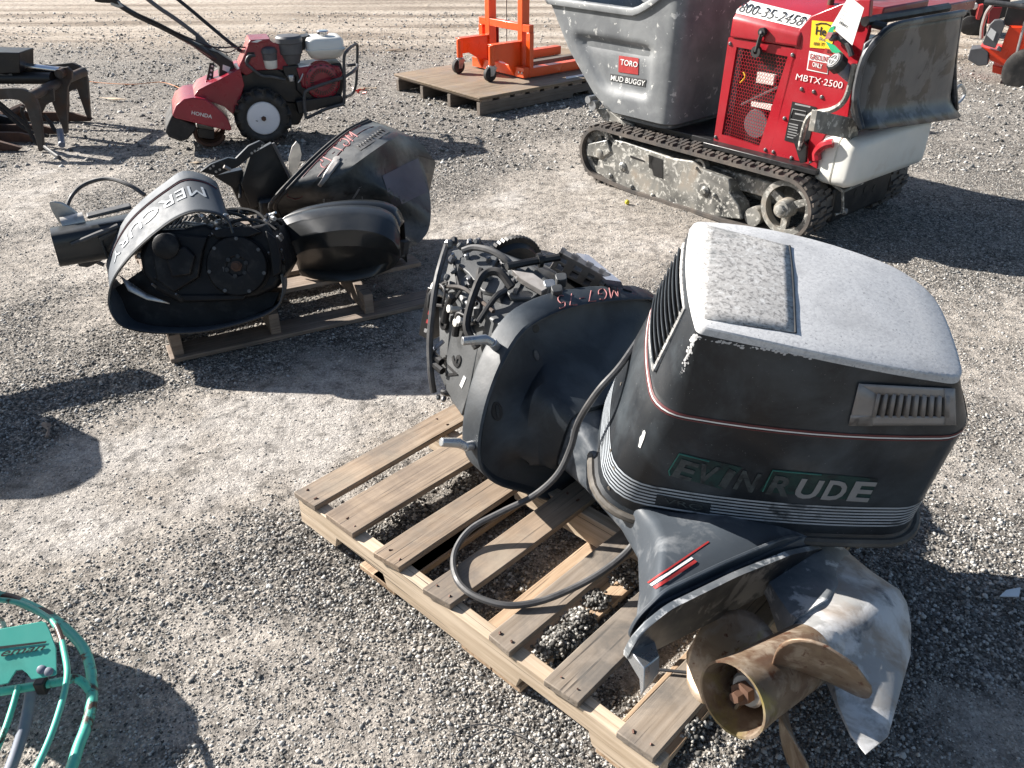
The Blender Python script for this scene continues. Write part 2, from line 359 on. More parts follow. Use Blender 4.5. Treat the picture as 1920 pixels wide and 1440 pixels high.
def axis_pts(lo, hi, step, far, growth=1.35):
    a = list(np.arange(lo, hi, step)); s = step
    while a[-1] < far: s *= growth; a.append(a[-1]+s)
    s = step
    while a[0] > -far: s *= growth; a.insert(0, a[0]-s)
    return np.array(a)
gx, gy = axis_pts(-3.2, 3.4, .028, 120), axis_pts(.5, 5.6, .028, 120)
GX, GY = np.meshgrid(gx, gy); nx, ny = len(gx), len(gy)
gv = np.stack([GX.ravel(), GY.ravel(), gz(GX.ravel(), GY.ravel())], 1)
me = bpy.data.meshes.new('ground'); me.vertices.add(nx*ny); me.vertices.foreach_set('co', gv.ravel())
ii, jj = np.meshgrid(np.arange(nx-1), np.arange(ny-1)); q = (jj*nx+ii).ravel()
quads = np.stack([q, q+1, q+nx+1, q+nx], 1)
me.loops.add(quads.size); me.loops.foreach_set('vertex_index', quads.ravel())
me.polygons.add(len(quads)); me.polygons.foreach_set('loop_start', np.arange(0, quads.size, 4)); me.polygons.foreach_set('use_smooth', np.ones(len(quads), bool))
at = me.attributes.new('gravel', 'FLOAT', 'POINT'); at.data.foreach_set('value', gmask(GX.ravel(), GY.ravel()))
me.update(calc_edges=True); me.validate()

def ground_mat():
    m = bpy.data.materials.new('gravel_and_dirt'); m.use_nodes = True; t = m.node_tree; N = t.nodes; L = t.links; p = N['Principled BSDF']
    tc = N.new('ShaderNodeTexCoord').outputs['Object']
    A = N.new('ShaderNodeAttribute'); A.attribute_name = 'gravel'; g = A.outputs['Fac']
    def n(sc, det=5, r=.6):
        x = N.new('ShaderNodeTexNoise'); x.inputs['Scale'].default_value = sc; x.inputs['Detail'].default_value = det; x.inputs['Roughness'].default_value = r; L.new(tc, x.inputs['Vector']); return x.outputs['Fac']
    def vor(sc):
        x = N.new('ShaderNodeTexVoronoi'); x.inputs['Scale'].default_value = sc; L.new(tc, x.inputs['Vector']); return x
    def rmp(f, stops):
        x = N.new('ShaderNodeValToRGB'); L.new(f, x.inputs[0]); e = x.color_ramp.elements
        while len(e) < len(stops): e.new(.5)
        for k, (pos, c) in enumerate(stops): e[k].position = pos; e[k].color = c4(c)
        return x.outputs[0]
    def mix(f, a, b, ty='MIX'):
        x = N.new('ShaderNodeMix'); x.data_type = 'RGBA'; x.blend_type = ty
        if isinstance(f, float): x.inputs[0].default_value = f
        else: L.new(f, x.inputs[0])
        for k, q in ((6, a), (7, b)):
            if isinstance(q, tuple): x.inputs[k].default_value = q
            else: L.new(q, x.inputs[k])
        return x.outputs[2]
    def mth(op, a, b):
        x = N.new('ShaderNodeMath'); x.operation = op
        for k, q in ((0, a), (1, b)):
            if isinstance(q, float): x.inputs[k].default_value = q
            else: L.new(q, x.inputs[k])
        return x.outputs[0]
    v1, v2 = vor(95.), vor(210.)
    sep1 = N.new('ShaderNodeSeparateColor'); L.new(v1.outputs['Color'], sep1.inputs[0])
    sep2 = N.new('ShaderNodeSeparateColor'); L.new(v2.outputs['Color'], sep2.inputs[0])
    stone = rmp(sep1.outputs[0], [(0, (.04, .038, .037)), (.34, (.095, .090, .084)), (.60, (.20, .187, .170)), (.82, (.34, .315, .285)), (1, (.58, .55, .50))])
    fine = rmp(sep2.outputs[1], [(0, (.06, .057, .053)), (.5, (.20, .186, .168)), (.8, (.37, .345, .31)), (1, (.6, .565, .51))])
    grav = mix(.45, stone, fine)
    d1 = rmp(n(2.2, 7), [(.3, (.33, .300, .265)), (.52, (.46, .424, .382)), (.7, (.58, .546, .503))])
    mw = N.new('ShaderNodeMapRange'); L.new(mth('ADD', g, mth('MULTIPLY', mth('SUBTRACT', n(5, 5), .5), .25)), mw.inputs[0]); mw.inputs[1].default_value = .22; mw.inputs[2].default_value = .06
    d1 = mix(mw.outputs[0], d1, (.60, .575, .545, 1))
    dirt = mix(mth('MULTIPLY', n(55, 4), .8), d1, fine)
    dirt = mix(rmp(n(130, 3, .7), [(.60, (0, 0, 0)), (.68, (1, 1, 1))]), dirt, (.06, .054, .048, 1))
    edge = mth('ADD', g, mth('MULTIPLY', mth('SUBTRACT', n(26, 5), .5), .75))
    mr = N.new('ShaderNodeMapRange'); L.new(edge, mr.inputs[0]); mr.inputs[1].default_value = .30; mr.inputs[2].default_value = .62
    base = mix(mr.outputs[0], dirt, grav)
    base = mix(1.0, base, rmp(n(.7, 5), [(.3, (.82, .80, .78)), (.7, (1.14, 1.12, 1.1))]), 'MULTIPLY')
    sx = N.new('ShaderNodeSeparateXYZ'); L.new(tc, sx.inputs[0])
    lane = N.new('ShaderNodeMapRange'); L.new(mth('ADD', mth('ADD', sx.outputs[1], mth('MULTIPLY', sx.outputs[0], .12)), mth('MULTIPLY', n(.8, 5), 2.2)), lane.inputs[0]); lane.inputs[1].default_value = 9.6; lane.inputs[2].default_value = 11.0
    mp = N.new('ShaderNodeMapping'); L.new(tc, mp.inputs[0]); mp.inputs['Rotation'].default_value = (0, 0, .12); mp.inputs['Scale'].default_value = (.22, 2.6, 1)
    rut = N.new('ShaderNodeTexNoise'); rut.inputs['Scale'].default_value = 1.0; rut.inputs['Detail'].default_value = 7; L.new(mp.outputs[0], rut.inputs['Vector'])
    base = mix(mth('MULTIPLY', lane.outputs[0], .85), base, rmp(rut.outputs['Fac'], [(.36, (.20, .155, .115)), (.5, (.40, .335, .27)), (.64, (.50, .435, .365))]))
    clump = rmp(n(16, 6, .68), [(.36, (.36, .355, .35)), (.48, (.95, .95, .95)), (.66, (1.25, 1.24, 1.22))])
    base = mix(.75, base, clump, 'MULTIPLY')
    L.new(base, p.inputs['Base Color']); p.inputs['Roughness'].default_value = .9; p.inputs['Specular IOR Level'].default_value = .25
    h = mth('ADD', mth('MULTIPLY', mth('SUBTRACT', 1.0, v1.outputs['Distance']), mr.outputs[0]), mth('MULTIPLY', n(150, 4), .55))
    h = mth('ADD', h, mth('MULTIPLY', sep2.outputs[0], .25))
    b0 = N.new('ShaderNodeBump'); b0.inputs['Strength'].default_value = .8; b0.inputs['Distance'].default_value = .03; L.new(n(22, 6, .7), b0.inputs['Height'])
    b = N.new('ShaderNodeBump'); b.inputs['Strength'].default_value = .8; b.inputs['Distance'].default_value = .008; L.new(h, b.inputs['Height']); L.new(b0.outputs[0], b.inputs['Normal']); L.new(b.outputs[0], p.inputs['Normal'])
    return m
me.materials.append(ground_mat())
ground = bpy.data.objects.new('ground', me); COL.objects.link(ground); tag(ground, 'flat yard of dark gravel and pale trodden dirt', 'ground', kind='structure')

# loose stones: real little rocks, densest where the gravel is thick
phi = (1+5**.5)/2
ICO = np.array([(-1, phi, 0), (1, phi, 0), (-1, -phi, 0), (1, -phi, 0), (0, -1, phi), (0, 1, phi), (0, -1, -phi), (0, 1, -phi), (phi, 0, -1), (phi, 0, 1), (-phi, 0, -1), (-phi, 0, 1)])/math.hypot(1, phi)
ICF = np.array([(0, 11, 5), (0, 5, 1), (0, 1, 7), (0, 7, 10), (0, 10, 11), (1, 5, 9), (5, 11, 4), (11, 10, 2), (10, 7, 6), (7, 1, 8), (3, 9, 4), (3, 4, 2), (3, 2, 6), (3, 6, 8), (3, 8, 9), (4, 9, 5), (2, 4, 11), (6, 2, 10), (8, 6, 7), (9, 8, 1)])
def stone_mat():
    m = bpy.data.materials.new('loose_stone'); m.use_nodes = True; t = m.node_tree; p = t.nodes['Principled BSDF']
    a = t.nodes.new('ShaderNodeAttribute'); a.attribute_name = 'tint'; t.links.new(a.outputs['Color'], p.inputs['Base Color']); p.inputs['Roughness'].default_value = .85; p.inputs['Specular IOR Level'].default_value = .3
    return m
M_STONE = stone_mat()
def rocks(name, X, Y, Z, S, dark=.5, B=ICO, BF_=ICF, gm=None):
    n = len(X); r = np.random.RandomState(n); nv = len(B)
    if dark is None: dark = np.clip(-.02+.62*gm, 0, .6)
    P = B[None]*(1+(r.rand(n, nv, 1)-.5)*.6)*(r.rand(n, 1, 3)*.6+.65)
    a = r.rand(n)*6.28; c, s = np.cos(a)[:, None], np.sin(a)[:, None]
    P = np.stack([P[..., 0]*c-P[..., 1]*s, P[..., 0]*s+P[..., 1]*c, P[..., 2]*.8], -1)*S[:, None, None]
    P += np.stack([X, Y, Z], -1)[:, None]
    F = (BF_[None]+nv*np.arange(n)[:, None, None]).reshape(-1, 3)
    base = V(X.mean(), Y.mean(), 0)
    me = bpy.data.meshes.new(name); me.vertices.add(n*nv); me.vertices.foreach_set('co', (P-base).ravel())
    me.loops.add(F.size); me.loops.foreach_set('vertex_index', F.ravel()); me.polygons.add(len(F)); me.polygons.foreach_set('loop_start', np.arange(0, F.size, 3))
    k = r.rand(n); tone = np.where(k < dark, .055+.10*r.rand(n), np.where(k < dark+(1-dark)*.62, .18+.2*r.rand(n), .34+.18*r.rand(n)))
    warm = 1+(r.rand(n)-.3)*.16
    col = np.stack([tone*warm, tone*(.5+.5*warm)*.98, tone*.93, np.ones(n)], -1); col = np.repeat(col, nv, 0)
    ca = me.color_attributes.new('tint', 'FLOAT_COLOR', 'POINT'); ca.data.foreach_set('color', col.astype(np.float32).ravel())
    me.update(calc_edges=True); me.materials.append(M_STONE)
    o = bpy.data.objects.new(name, me); COL.objects.link(o); o.location = tuple(base); return o
OCT = np.array([(1, 0, 0), (-1, 0, 0), (0, 1, 0), (0, -1, 0), (0, 0, 1), (0, 0, -1)], float)
OCF = np.array([(0, 2, 4), (2, 1, 4), (1, 3, 4), (3, 0, 4), (2, 0, 5), (1, 2, 5), (3, 1, 5), (0, 3, 5)])
n = 420000
yy = .70+(5.6-.70)*np.random.rand(n)**1.45; xx = (np.random.rand(n)*2-1)*(.70*np.hypot(yy, 1.2)+.2)
gm = gmask(xx, yy); keep = np.random.rand(n) < np.clip(gm*.95-.02, .07, .80); xx, yy, gm = xx[keep], yy[keep], gm[keep]
ss = np.clip(np.exp(np.random.randn(len(xx))*.36)*.0027*(.72+.5*gm), .0013, .0078)
big = ss > .0042
tag(rocks('gravel_stones', xx[big], yy[big], gz(xx[big], yy[big])+ss[big]*.15, ss[big], None, ICO, ICF, gm[big]), 'larger loose dark and pale stones strewn over the yard', 'gravel', kind='stuff')
tag(rocks('gravel_chips', xx[~big], yy[~big], gz(xx[~big], yy[~big])+ss[~big]*.2, ss[~big]*1.15, None, OCT, OCF, gm[~big]), 'small gravel chips covering the yard', 'gravel', kind='stuff')
n = 46000
yy = 5.2+(12.5-5.2)*np.random.rand(n); xx = (np.random.rand(n)*2-1)*(.68*yy+.3); gm = gmask(xx, yy)
keep = np.random.rand(n) < np.clip(gm*1.2-.05, .06, 1); xx, yy, gm = xx[keep], yy[keep], gm[keep]
ss = np.clip(np.exp(np.random.randn(len(xx))*.4)*.0085, .004, .022)
tag(rocks('far_stones', xx, yy, gz(xx, yy)+ss*.1, ss, None, OCT, OCF, gm), 'stones scattered over the far part of the yard', 'gravel', kind='stuff')

from mathutils.bvhtree import BVHTree
class Surf:
    """finds the point of a built surface that the eye meets along a photo pixel, to seat a detail on it"""
    def __init__(s, *mbs):
        vs, fs = [], []
        for m in mbs:
            o = len(vs); vs += [tuple(p) for p in m.v]; fs += [tuple(i+o for i in f) for f in m.f]
        s.b = BVHTree.FromPolygons(vs, fs)
    def hit(s, px, py, off=0.0):
        d = Vector(ray(px, py)).normalized(); r = s.b.ray_cast(Vector(CAM), d)
        if r[0] is None: return None, None
        n = r[1] if r[1].dot(d) < 0 else -r[1]
        return np.array(r[0]+n*off), np.array(n)
    def pts(s, P, off=0.001):
        return [q for q in (s.hit(a, b, off)[0] for a, b in P) if q is not None]
    def near(s, p, off=0.001):
        r = s.b.find_nearest(Vector(tuple(p))); return np.array(r[0]), np.array(r[1])
def patch(mb, S, quad, nu=6, nv=3, off=.0015, cut=.12):
    """thin sheet lying on surface S over a pixel quad"""
    a, b, c, d = [np.array(q, float) for q in quad]; P = []
    for j in range(nv+1):
        for i in range(nu+1):
            u, v = i/nu, j/nv; q = (a*(1-u)+b*u)*(1-v)+(d*(1-u)+c*u)*v
            h = S.hit(q[0], q[1], off)[0]; k = 0; cc = (a+b+c+d)/4
            while h is None and k < 6: k += 1; h = S.hit(*(q+(cc-q)*.08*k), off)[0]
            P.append(h)
    if any(p is None for p in P): return mb
    W = nu+1
    return mb.add(P, [(j*W+i, j*W+i+1, (j+1)*W+i+1, (j+1)*W+i) for j in range(nv) for i in range(nu)], WF)
def quadmap(S, quad, off=.0012):
    """lettering map: u,v in 0..1 over a pixel quad (v up) seated on S"""
    a, b, c, d = [np.array(q, float) for q in quad]      # lower-left, lower-right, upper-right, upper-left as the text reads
    def f(u, v, h=0):
        q = (a*(1-u)+b*u)*(1-v)+(d*(1-u)+c*u)*v
        p, n = S.hit(q[0], q[1]); 
        if p is None: return V(0, 0, -5)
        return p+n*(off+h)
    return f
def qtext(name, s, S, quad, m, parent, shear=0, offset=0, extr=.0008, off=.0012, cap=.73):
    """text stretched over a pixel quad on S"""
    cu = bpy.data.curves.new('l', 'FONT'); cu.body = s; cu.size = 1; ob = bpy.data.objects.new('l', cu); COL.objects.link(ob)
    me = bpy.data.meshes.new_from_object(ob.evaluated_get(bpy.context.evaluated_depsgraph_get())); bpy.data.objects.remove(ob)
    xs = [v.co.x for v in me.vertices]; x0, x1 = min(xs), max(xs); bpy.data.meshes.remove(me)
    f = quadmap(S, quad, off)
    return text(name, s, 1, lambda u, v, h: f((u-x0)/(x1-x0), v/cap, h*.0+ (extr if h > 0 else 0)), m, parent, shear, offset, .001)
def qscrawl(name, s, S, quad, m, parent, r=.0022):
    f = quadmap(S, quad, .0008); wid = sum(HAND[c][0]+.18 for c in s)-.18
    mb = MB(); x = 0
    for ch in s:
        wd, st = HAND[ch]
        for q in st:
            P = [f((x+a)/wid, b) for a, b in q]
            G_ = [P[0]]
            for p in P[1:]:
                if np.linalg.norm(p-G_[-1]) < 3.5*r*20: G_.append(p)
            P = G_
            if len(P) < 2: continue
            mb.tube(curve_pts(P, 3) if len(P) > 3 else P, r, 5)
        x += wd+.18
    return mb.build(name, m, parent)

def notched(mb, F, L, y0, th, z0, h, notch=((.16, .38), (.84, 1.06)), nh=.038):
    P = [(0, z0), (0, z0+h), (L, z0+h), (L, z0)]
    for a, b in reversed(notch): P += [(b, z0), (b-.012, z0+nh), (a+.012, z0+nh), (a, z0)]
    return mb.prism([V(x, y0, z) for x, z in P], (0, th, 0), F)

# ------------------------------------------------------------------ front pallet
PF = Fr(gp(556.4, 920.4, .13)*V(1, 1, 0), az=-43)
pal = thing('wooden_pallet', PF.w((.61, .5, 0)), 'wide-gapped timber pallet in front under the white topped outboard cowl', 'pallet')
ends = [((556, 920), (596, 946)), ((630, 976), (664, 999)), ((711, 1030), (751, 1064)), ((804, 1095), (850, 1130)), ((921, 1183), (962, 1216)), ((1028, 1267), (1088, 1315)), ((1161, 1367), (1228, 1420))]
rnd = random.Random(3)
for k, (a, b) in enumerate(ends):
    x0, x1 = PF.on(*a, 2, .13)[0], PF.on(*b, 2, .13)[0]
    if k == 1: x0 -= .045
    sk = (0, .012, -.008, .01, .02, -.006, 0)[k]
    P = [(x0, -.012+rnd.random()*.012), (x1, -.012+rnd.random()*.012), (x1+sk, 1.016+rnd.random()*.01), (x0+sk, 1.02)]
    mb = MB(PF); n = 9; rings = []
    for i in range(n):
        t = i/(n-1); l = np.array(P[0])*(1-t)+np.array(P[3])*t; r = np.array(P[1])*(1-t)+np.array(P[2])*t
        w = .0022*math.sin(9*t+k*2); zz = .112+.0015*math.sin(5*t+k)
        rings.append([V(l[0]+w, l[1], zz), V(r[0]+w*.6, r[1], zz), V(r[0]+w*.6, r[1], zz+.0185), V(l[0]+w, l[1], zz+.0185)])
    mb.loft(rings).build('deck_board', (m_wood1, m_wood1c, m_wood1, m_wood1, m_wood1b, m_wood1b, m_wood1b)[k], pal, bevel=.002, smooth=30)
for y0 in (0.0, .49, .978):
    notched(MB(PF), PF, 1.222, y0, .038, .0195, .092).build('stringer', m_wood2, pal, bevel=.002, smooth=30)
for px, w in (((700, 1085), .14), ((840, 1010), .09), ((985, 1150), .10), ((1120, 1120), .09), ((1250, 1340), .13)):
    x = PF.on(*px, 2, .018)[0]
    MB(PF).b2((x-w/2, .004, .001), (x+w/2, 1.02, .019)).build('bottom_board', m_wood4, pal, bevel=.002, smooth=30)
mb = MB(PF)
for a, b in ends:
    x0, x1 = PF.on(*a, 2, .13)[0], PF.on(*b, 2, .13)[0]
    for y in (.02, .51, .995):
        for u in (.25, .75): mb.cyl((x0+(x1-x0)*u+rnd.uniform(-.006, .006), y+rnd.uniform(-.01, .01), .130), (x0+(x1-x0)*u, y, .1325), rnd.uniform(.0022, .0034), n=7)
tag(mb.build('nails', m_nail, pal), kind='stuff')
# gravel heaped in the gaps of the pallet
hx, hy, hz, hs = [], [], [], []
for (px, py), rad, cnt, hh in (((1175, 1075), .06, 700, .06), ((1120, 1120), .05, 420, .035), ((1085, 1165), .06, 700, .05), ((1050, 1195), .06, 600, .04), ((1020, 1215), .045, 350, .03), ((780, 960), .07, 500, .02), ((735, 1000), .05, 300, .02), ((1170, 1180), .05, 200, .015), ((880, 905), .06, 300, .02), ((1290, 1350), .05, 260, .02), ((960, 1075), .05, 200, .012)):
    c = gp(px, py, .03)
    for _ in range(cnt):
        r, a = rad*abs(rnd.gauss(0, .55)), rnd.random()*6.28
        hx.append(c[0]+r*math.cos(a)*1.0); hy.append(c[1]+r*math.sin(a)); hz.append(.006+hh*max(0, 1-(r/rad)**2)*rnd.random()**.5); hs.append(.0035+.0035*rnd.random())
tag(rocks('gravel_heap', V(*hx), V(*hy), V(*hz), V(*hs), .62), 'dark gravel heaped between the boards of the front pallet', 'gravel', kind='stuff')

# ------------------------------------------------------------------ big outboard motor lying across the front pallet
MF = eul((.691, 1.216, .231), 1.439, -.175, 3.781)         # x aft, y up-lying side, z towards the powerhead
mot = thing('outboard_motor', MF.w((0, 0, .6))*V(1, 1, 0)+V(0, 0, .13), 'big dark outboard motor with bare powerhead and bronze propeller lying on the front pallet', 'outboard motor')
def foil(x0, x1, hw, y=0, z=0, blunt=.25, n=10):
    """section of the leg: pointed in front (x0), blunt behind (x1)"""
    P = []
    for k in range(n+1):
        t = k/n; P.append(V(x0+(x1-x0)*t, y+hw*math.sqrt(max(0, 1-(1-min(1, t*1.9))**2))*(1 if t < .52 else 1-(t-.52)/.48*(1-blunt)), z))
    Q = [V(p[0], 2*y-p[1], z) for p in P[::-1]]
    return P+Q[:-1]
mb = MB(MF)
mb.loft([foil(-.262, .00, .040, 0, .20), foil(-.262, .045, .042, 0, .14, .4), foil(-.258, .085, .050, 0, .07, .6), foil(-.258, .108, .060, 0, .03, .85), foil(-.258, .115, .067, 0, .0, .9), foil(-.242, .115, .058, 0, -.03, .8), foil(-.195, .125, .034, 0, -.065, .4), foil(-.115, .165, .017, 0, -.11), foil(.03, .20, .008, 0, -.165), foil(.13, .208, .004, 0, -.203)])
mb.lathe((0, 0, 0), (1, 0, 0), [(.02, .02), (.05, .056), (.09, .061), (.117, .060)], 28, MF)
gs = mb
gc = mb.build('gearcase', [m_skeg], mot, smooth=50)
# dark painted leg above the torpedo
mb = MB(MF); mb.loft([foil(-.266, .015, .044, 0, .215), foil(-.265, .055, .045, 0, .14, .4), foil(-.17, .092, .0515, 0, .078, .6), foil(-.05, .105, .0565, 0, .055, .8)]); mb.build('leg', m_gear, mot, smooth=50)
mb = MB(MF)     # anti ventilation plate
out = [(-.2, .0), (-.14, .05), (.0, .085), (.2, .10), (.40, .095), (.465, .06), (.475, .02)]
out = out+[(x, -y*.3) for x, y in out[::-1]]
P = rpoly([V(x, y, .165) for x, y in out], .02, 3); mb.prism(P, (0, 0, .014)); mb.build('anti_ventilation_plate', m_gear, mot, bevel=.003)
mb = MB(MF); P = rpoly([V(x, y, .200) for x, y in ((-.24, 0), (-.16, .06), (.0, .098), (.2, .104), (.38, .10), (.435, .05), (.44, 0), (.38, -.06), (-.16, -.05))], .02, 3); mb.prism(P, (0, 0, .009)); mb.build('splash_plate', m_mid, mot, bevel=.002)
mb = MB(MF); mb.loft([[V(.40, -.006, .17), V(.47, -.012, .17), V(.47, .012, .17), V(.40, .006, .17)], [V(.42, -.006, .135), V(.475, -.02, .125), V(.475, .012, .125), V(.42, .006, .135)], [V(.435, -.02, .115), V(.48, -.045, .105), V(.48, -.025, .105), V(.435, -.008, .115)]]); mb.build('trim_tab', m_zinc, mot, bevel=.002)
# housing between plate and pan
def hs_ring(x0, x1, hw, z, y=0, r=.028): return [V(p[0], p[1], z) for p in rpoly([(x0, -hw+y), (x1, -hw+y), (x1, hw+y), (x0, hw+y)], r, 4)]
mb = MB(MF)
mb.loft([hs_ring(-.26, .42, .05, .18, 0, .04), hs_ring(-.25, .42, .075, .195, .0, .04), hs_ring(-.22, .36, .085, .24), hs_ring(-.2, .27, .082, .32), hs_ring(-.17, .2, .062, .40, -.015), hs_ring(-.15, .16, .055, .5, -.03), hs_ring(-.14, .14, .06, .66, -.03), hs_ring(-.14, .13, .085, .78, -.02), hs_ring(-.15, .13, .10, .86, -.02)])
hsg = mb; mb.build('exhaust_housing', m_mid, mot, smooth=32)
SH = Surf(hsg)
for m_, q in ((m_redp, [(1214, 1092), (1327, 1015), (1330, 1017), (1217, 1094)]), (m_whitep, [(1219, 1096), (1296, 1045), (1300, 1048), (1223, 1099)]), (m_redp, [(1225, 1101), (1302, 1050), (1307, 1054), (1230, 1105)])):
    mb = MB(); patch(mb, SH, q, 44, 3, .0012); 
    if mb.v: mb.build('stripe', m_, mot)
# swivel bracket and steering arm in front of the housing
mb = MB(MF); mb.loft([hs_ring(-.30, -.12, .06, .45, -.03, .03), hs_ring(-.30, -.12, .06, .70, -.03, .03)]); mb.build('swivel_bracket', m_black, mot, bevel=.004)
# lower pan
RIMPX = [(1210, 543), (1130, 536), (1060, 543), (1000, 560), (950, 590), (915, 640), (891, 695), (875, 750), (867, 805), (872, 848), (900, 876), (950, 893)]
def rim_local(px, py):                                    # the rim lies in the tilted plane z = 1 + .45 y
    a = MF.R.T@(CAM-MF.O); d = MF.R.T@ray(px, py); t = (1+.45*a[1]-a[2])/(d[2]-.45*d[1]); q = a+d*t; return q[:2]
RIM = [rim_local(*p) for p in RIMPX]
RIM += [V(-.02, -.30), V(-.2, -.27), V(-.36, -.20), V(-.43, -.05), V(-.44, .10)]
RIM = [V(p[0], p[1]) for p in curve_pts(RIM, 3, True)]
RC = np.mean(RIM, 0)
def pan_ring(off, ins, sc=1.):
    out = []
    for p in RIM:
        d = RC-p; L = np.linalg.norm(d); q = p+d/L*ins
        out.append(V(q[0], q[1], 1.0+.45*q[1]+off))
    return out
def neck_ring(hx, hy, z, zt, cx=-.0, cy=-.02):
    out = []
    for p in RIM:
        d = unit(p-RC); k_ = min(hx/max(1e-6, abs(d[0])), hy/max(1e-6, abs(d[1]))); k2 = (abs(d[0]/hx)**4+abs(d[1]/hy)**4)**-.25
        q = V(cx, cy)+d*(.3*k_+.7*k2); out.append(V(q[0], q[1], z+zt*q[1]))
    return out
mb = MB(MF)
mb.loft([pan_ring(-.045, .03), pan_ring(-.0, .012), pan_ring(.0, 0), pan_ring(-.012, -.004), pan_ring(-.074, .000), pan_ring(-.080, .005), pan_ring(-.079, .010), pan_ring(-.064, .018), pan_ring(-.066, .05), pan_ring(-.082, .09), pan_ring(-.094, .105), neck_ring(.19, .125, .87, .25), neck_ring(.165, .115, .845, .2), neck_ring(.15, .11, .80, .1), neck_ring(.14, .10, .78, 0)], True, True)
pan = mb; mb.build('lower_pan', m_hull, mot, smooth=28)
SP = Surf(pan)
def disc_at(S, px, py, r, m, name, par, h=.004, n=16, sx=1, sy=1):
    p, nn = S.hit(px, py)
    if p is None: return
    f = Fr(p, np.cross((0, 0, 1), nn), None) if False else None
    a = unit(np.cross(nn, (0, 0, 1)) if abs(nn[2]) < .95 else np.cross(nn, (1, 0, 0))); b = np.cross(nn, a)
    vs = [p+nn*z+r*(math.cos(2*math.pi*k/n)*a*sx+math.sin(2*math.pi*k/n)*b*sy) for z in (-.003, h) for k in range(n)]
    return MB().add(vs, [tuple(range(n))[::-1], tuple(range(n, 2*n))]+[(i, (i+1) % n, n+(i+1) % n, n+i) for i in range(n)]).build(name, m, par, bevel=.0012)
disc_at(SP, 931, 771, .021, m_rubber, 'grommet', mot, .005, sx=.75, sy=1.25)
disc_at(SP, 932, 771, .011, m_blackp, 'grommet_slot', mot, .007, sx=.45, sy=1.6)
disc_at(SP, 1005, 616, .012, m_blackp, 'screw_hole', mot, .001); disc_at(SP, 1005, 666, .010, m_hose, 'screw_boss', mot, .004, sx=.7, sy=1.5)
disc_at(SP, 1176, 545, .010, m_blackp, 'slot', mot, .004, sx=.5, sy=1.5)
qscrawl('crayon_marking', 'MG7-75', SP, [(1157, 538), (1042, 556), (1048, 578), (1160, 556)][::1], m_pinkch, mot, .0018)
# latches on the pan rim
for a, b, c in (((940, 618), (912, 640), (880, 648)), ((868, 833), (858, 826), (846, 816))):
    p0, nn = SP.hit(*(930, 650) if a[0] > 900 else (885, 835))
    q = [p0+nn*.02+0*nn, p0+nn*.02+V(-.02, .0, .012), p0+nn*.03+V(-.075 if a[0] > 900 else -.055, -.02, .012 if a[0] > 900 else .03)]
    mb = MB(); mb.tube(q, [.012, .014, .012], 8); mb.cyl(p0-nn*.005, p0+nn*.025, .013); mb.build('latch', m_zinc, mot, bevel=.002)

# powerhead: engine block with its head cover, exhaust cover, plugs, coils, leads and hoses
BLSGN = 1
PV = dict(A=(846, 470, .585), B=(905, 458, .61), C=(1000, 500, .61), D=(1062, 560, .585), E=(945, 612, .545), F=(912, 668, .46), G=(866, 562, .54), H=(822, 566, .47), I=(824, 705, .29), J=(846, 752, .24), K=(880, 800, .22))
PV = {k_: gp(*v_) for k_, v_ in PV.items()}
bk_ = V(.16, .26, -.16)
loop = ['A', 'B', 'C', 'D', 'E', 'F', 'K', 'J', 'I', 'H']
mb = MB(); names = list(PV); vs = [PV[n_] for n_ in names]; ix = {n_: i for i, n_ in enumerate(names)}
low_ = {n_: len(names)+i for i, n_ in enumerate(loop)}; vs += [V(PV[n_][0]+bk_[0], PV[n_][1]+bk_[1], max(.18, PV[n_][2]+bk_[2])) for n_ in loop]
fs = [[ix[q] for q in f] for f in (['A', 'B', 'C', 'D', 'E', 'G'], ['A', 'G', 'H'], ['G', 'E', 'F', 'K', 'J', 'I', 'H'])]
for i in range(len(loop)): a, b = loop[i], loop[(i+1) % len(loop)]; fs.append([ix[a], ix[b], low_[b], low_[a]])
fs.append([low_[q] for q in loop]); mb.add(vs, fs); blk = mb; mb.build('engine_block', m_block, mot, bevel=.006, seg=3, smooth=30)
SB = Surf(blk)
def plate(name, px, m, off0=.0, off1=.012, bev=.002, par=None, S=None):
    S = S or SB; P, Q = [], []
    for a, b in px:
        p, n_ = S.hit(a, b)
        if p is None: continue
        P.append(p+n_*off0); Q.append(p+n_*off1)
    n = len(P)
    if n < 3: return None
    m_ = MB().add(P+Q, [tuple(range(n))[::-1], tuple(range(n, 2*n))]+[(i, (i+1) % n, n+(i+1) % n, n+i) for i in range(n)]); 
    m_.build(name, m, par or mot, bevel=bev); return m_
def peg(name, px, py, prof, m, n=8, par=None, S=None, tilt=(0, 0, 0)):
    p, n_ = (S or SB).hit(px, py)
    if p is None: return None
    m_ = MB(); m_.lathe(p, unit(n_+V(*tilt)), prof, n); m_.build(name, m, par or mot, smooth=25); return p, n_
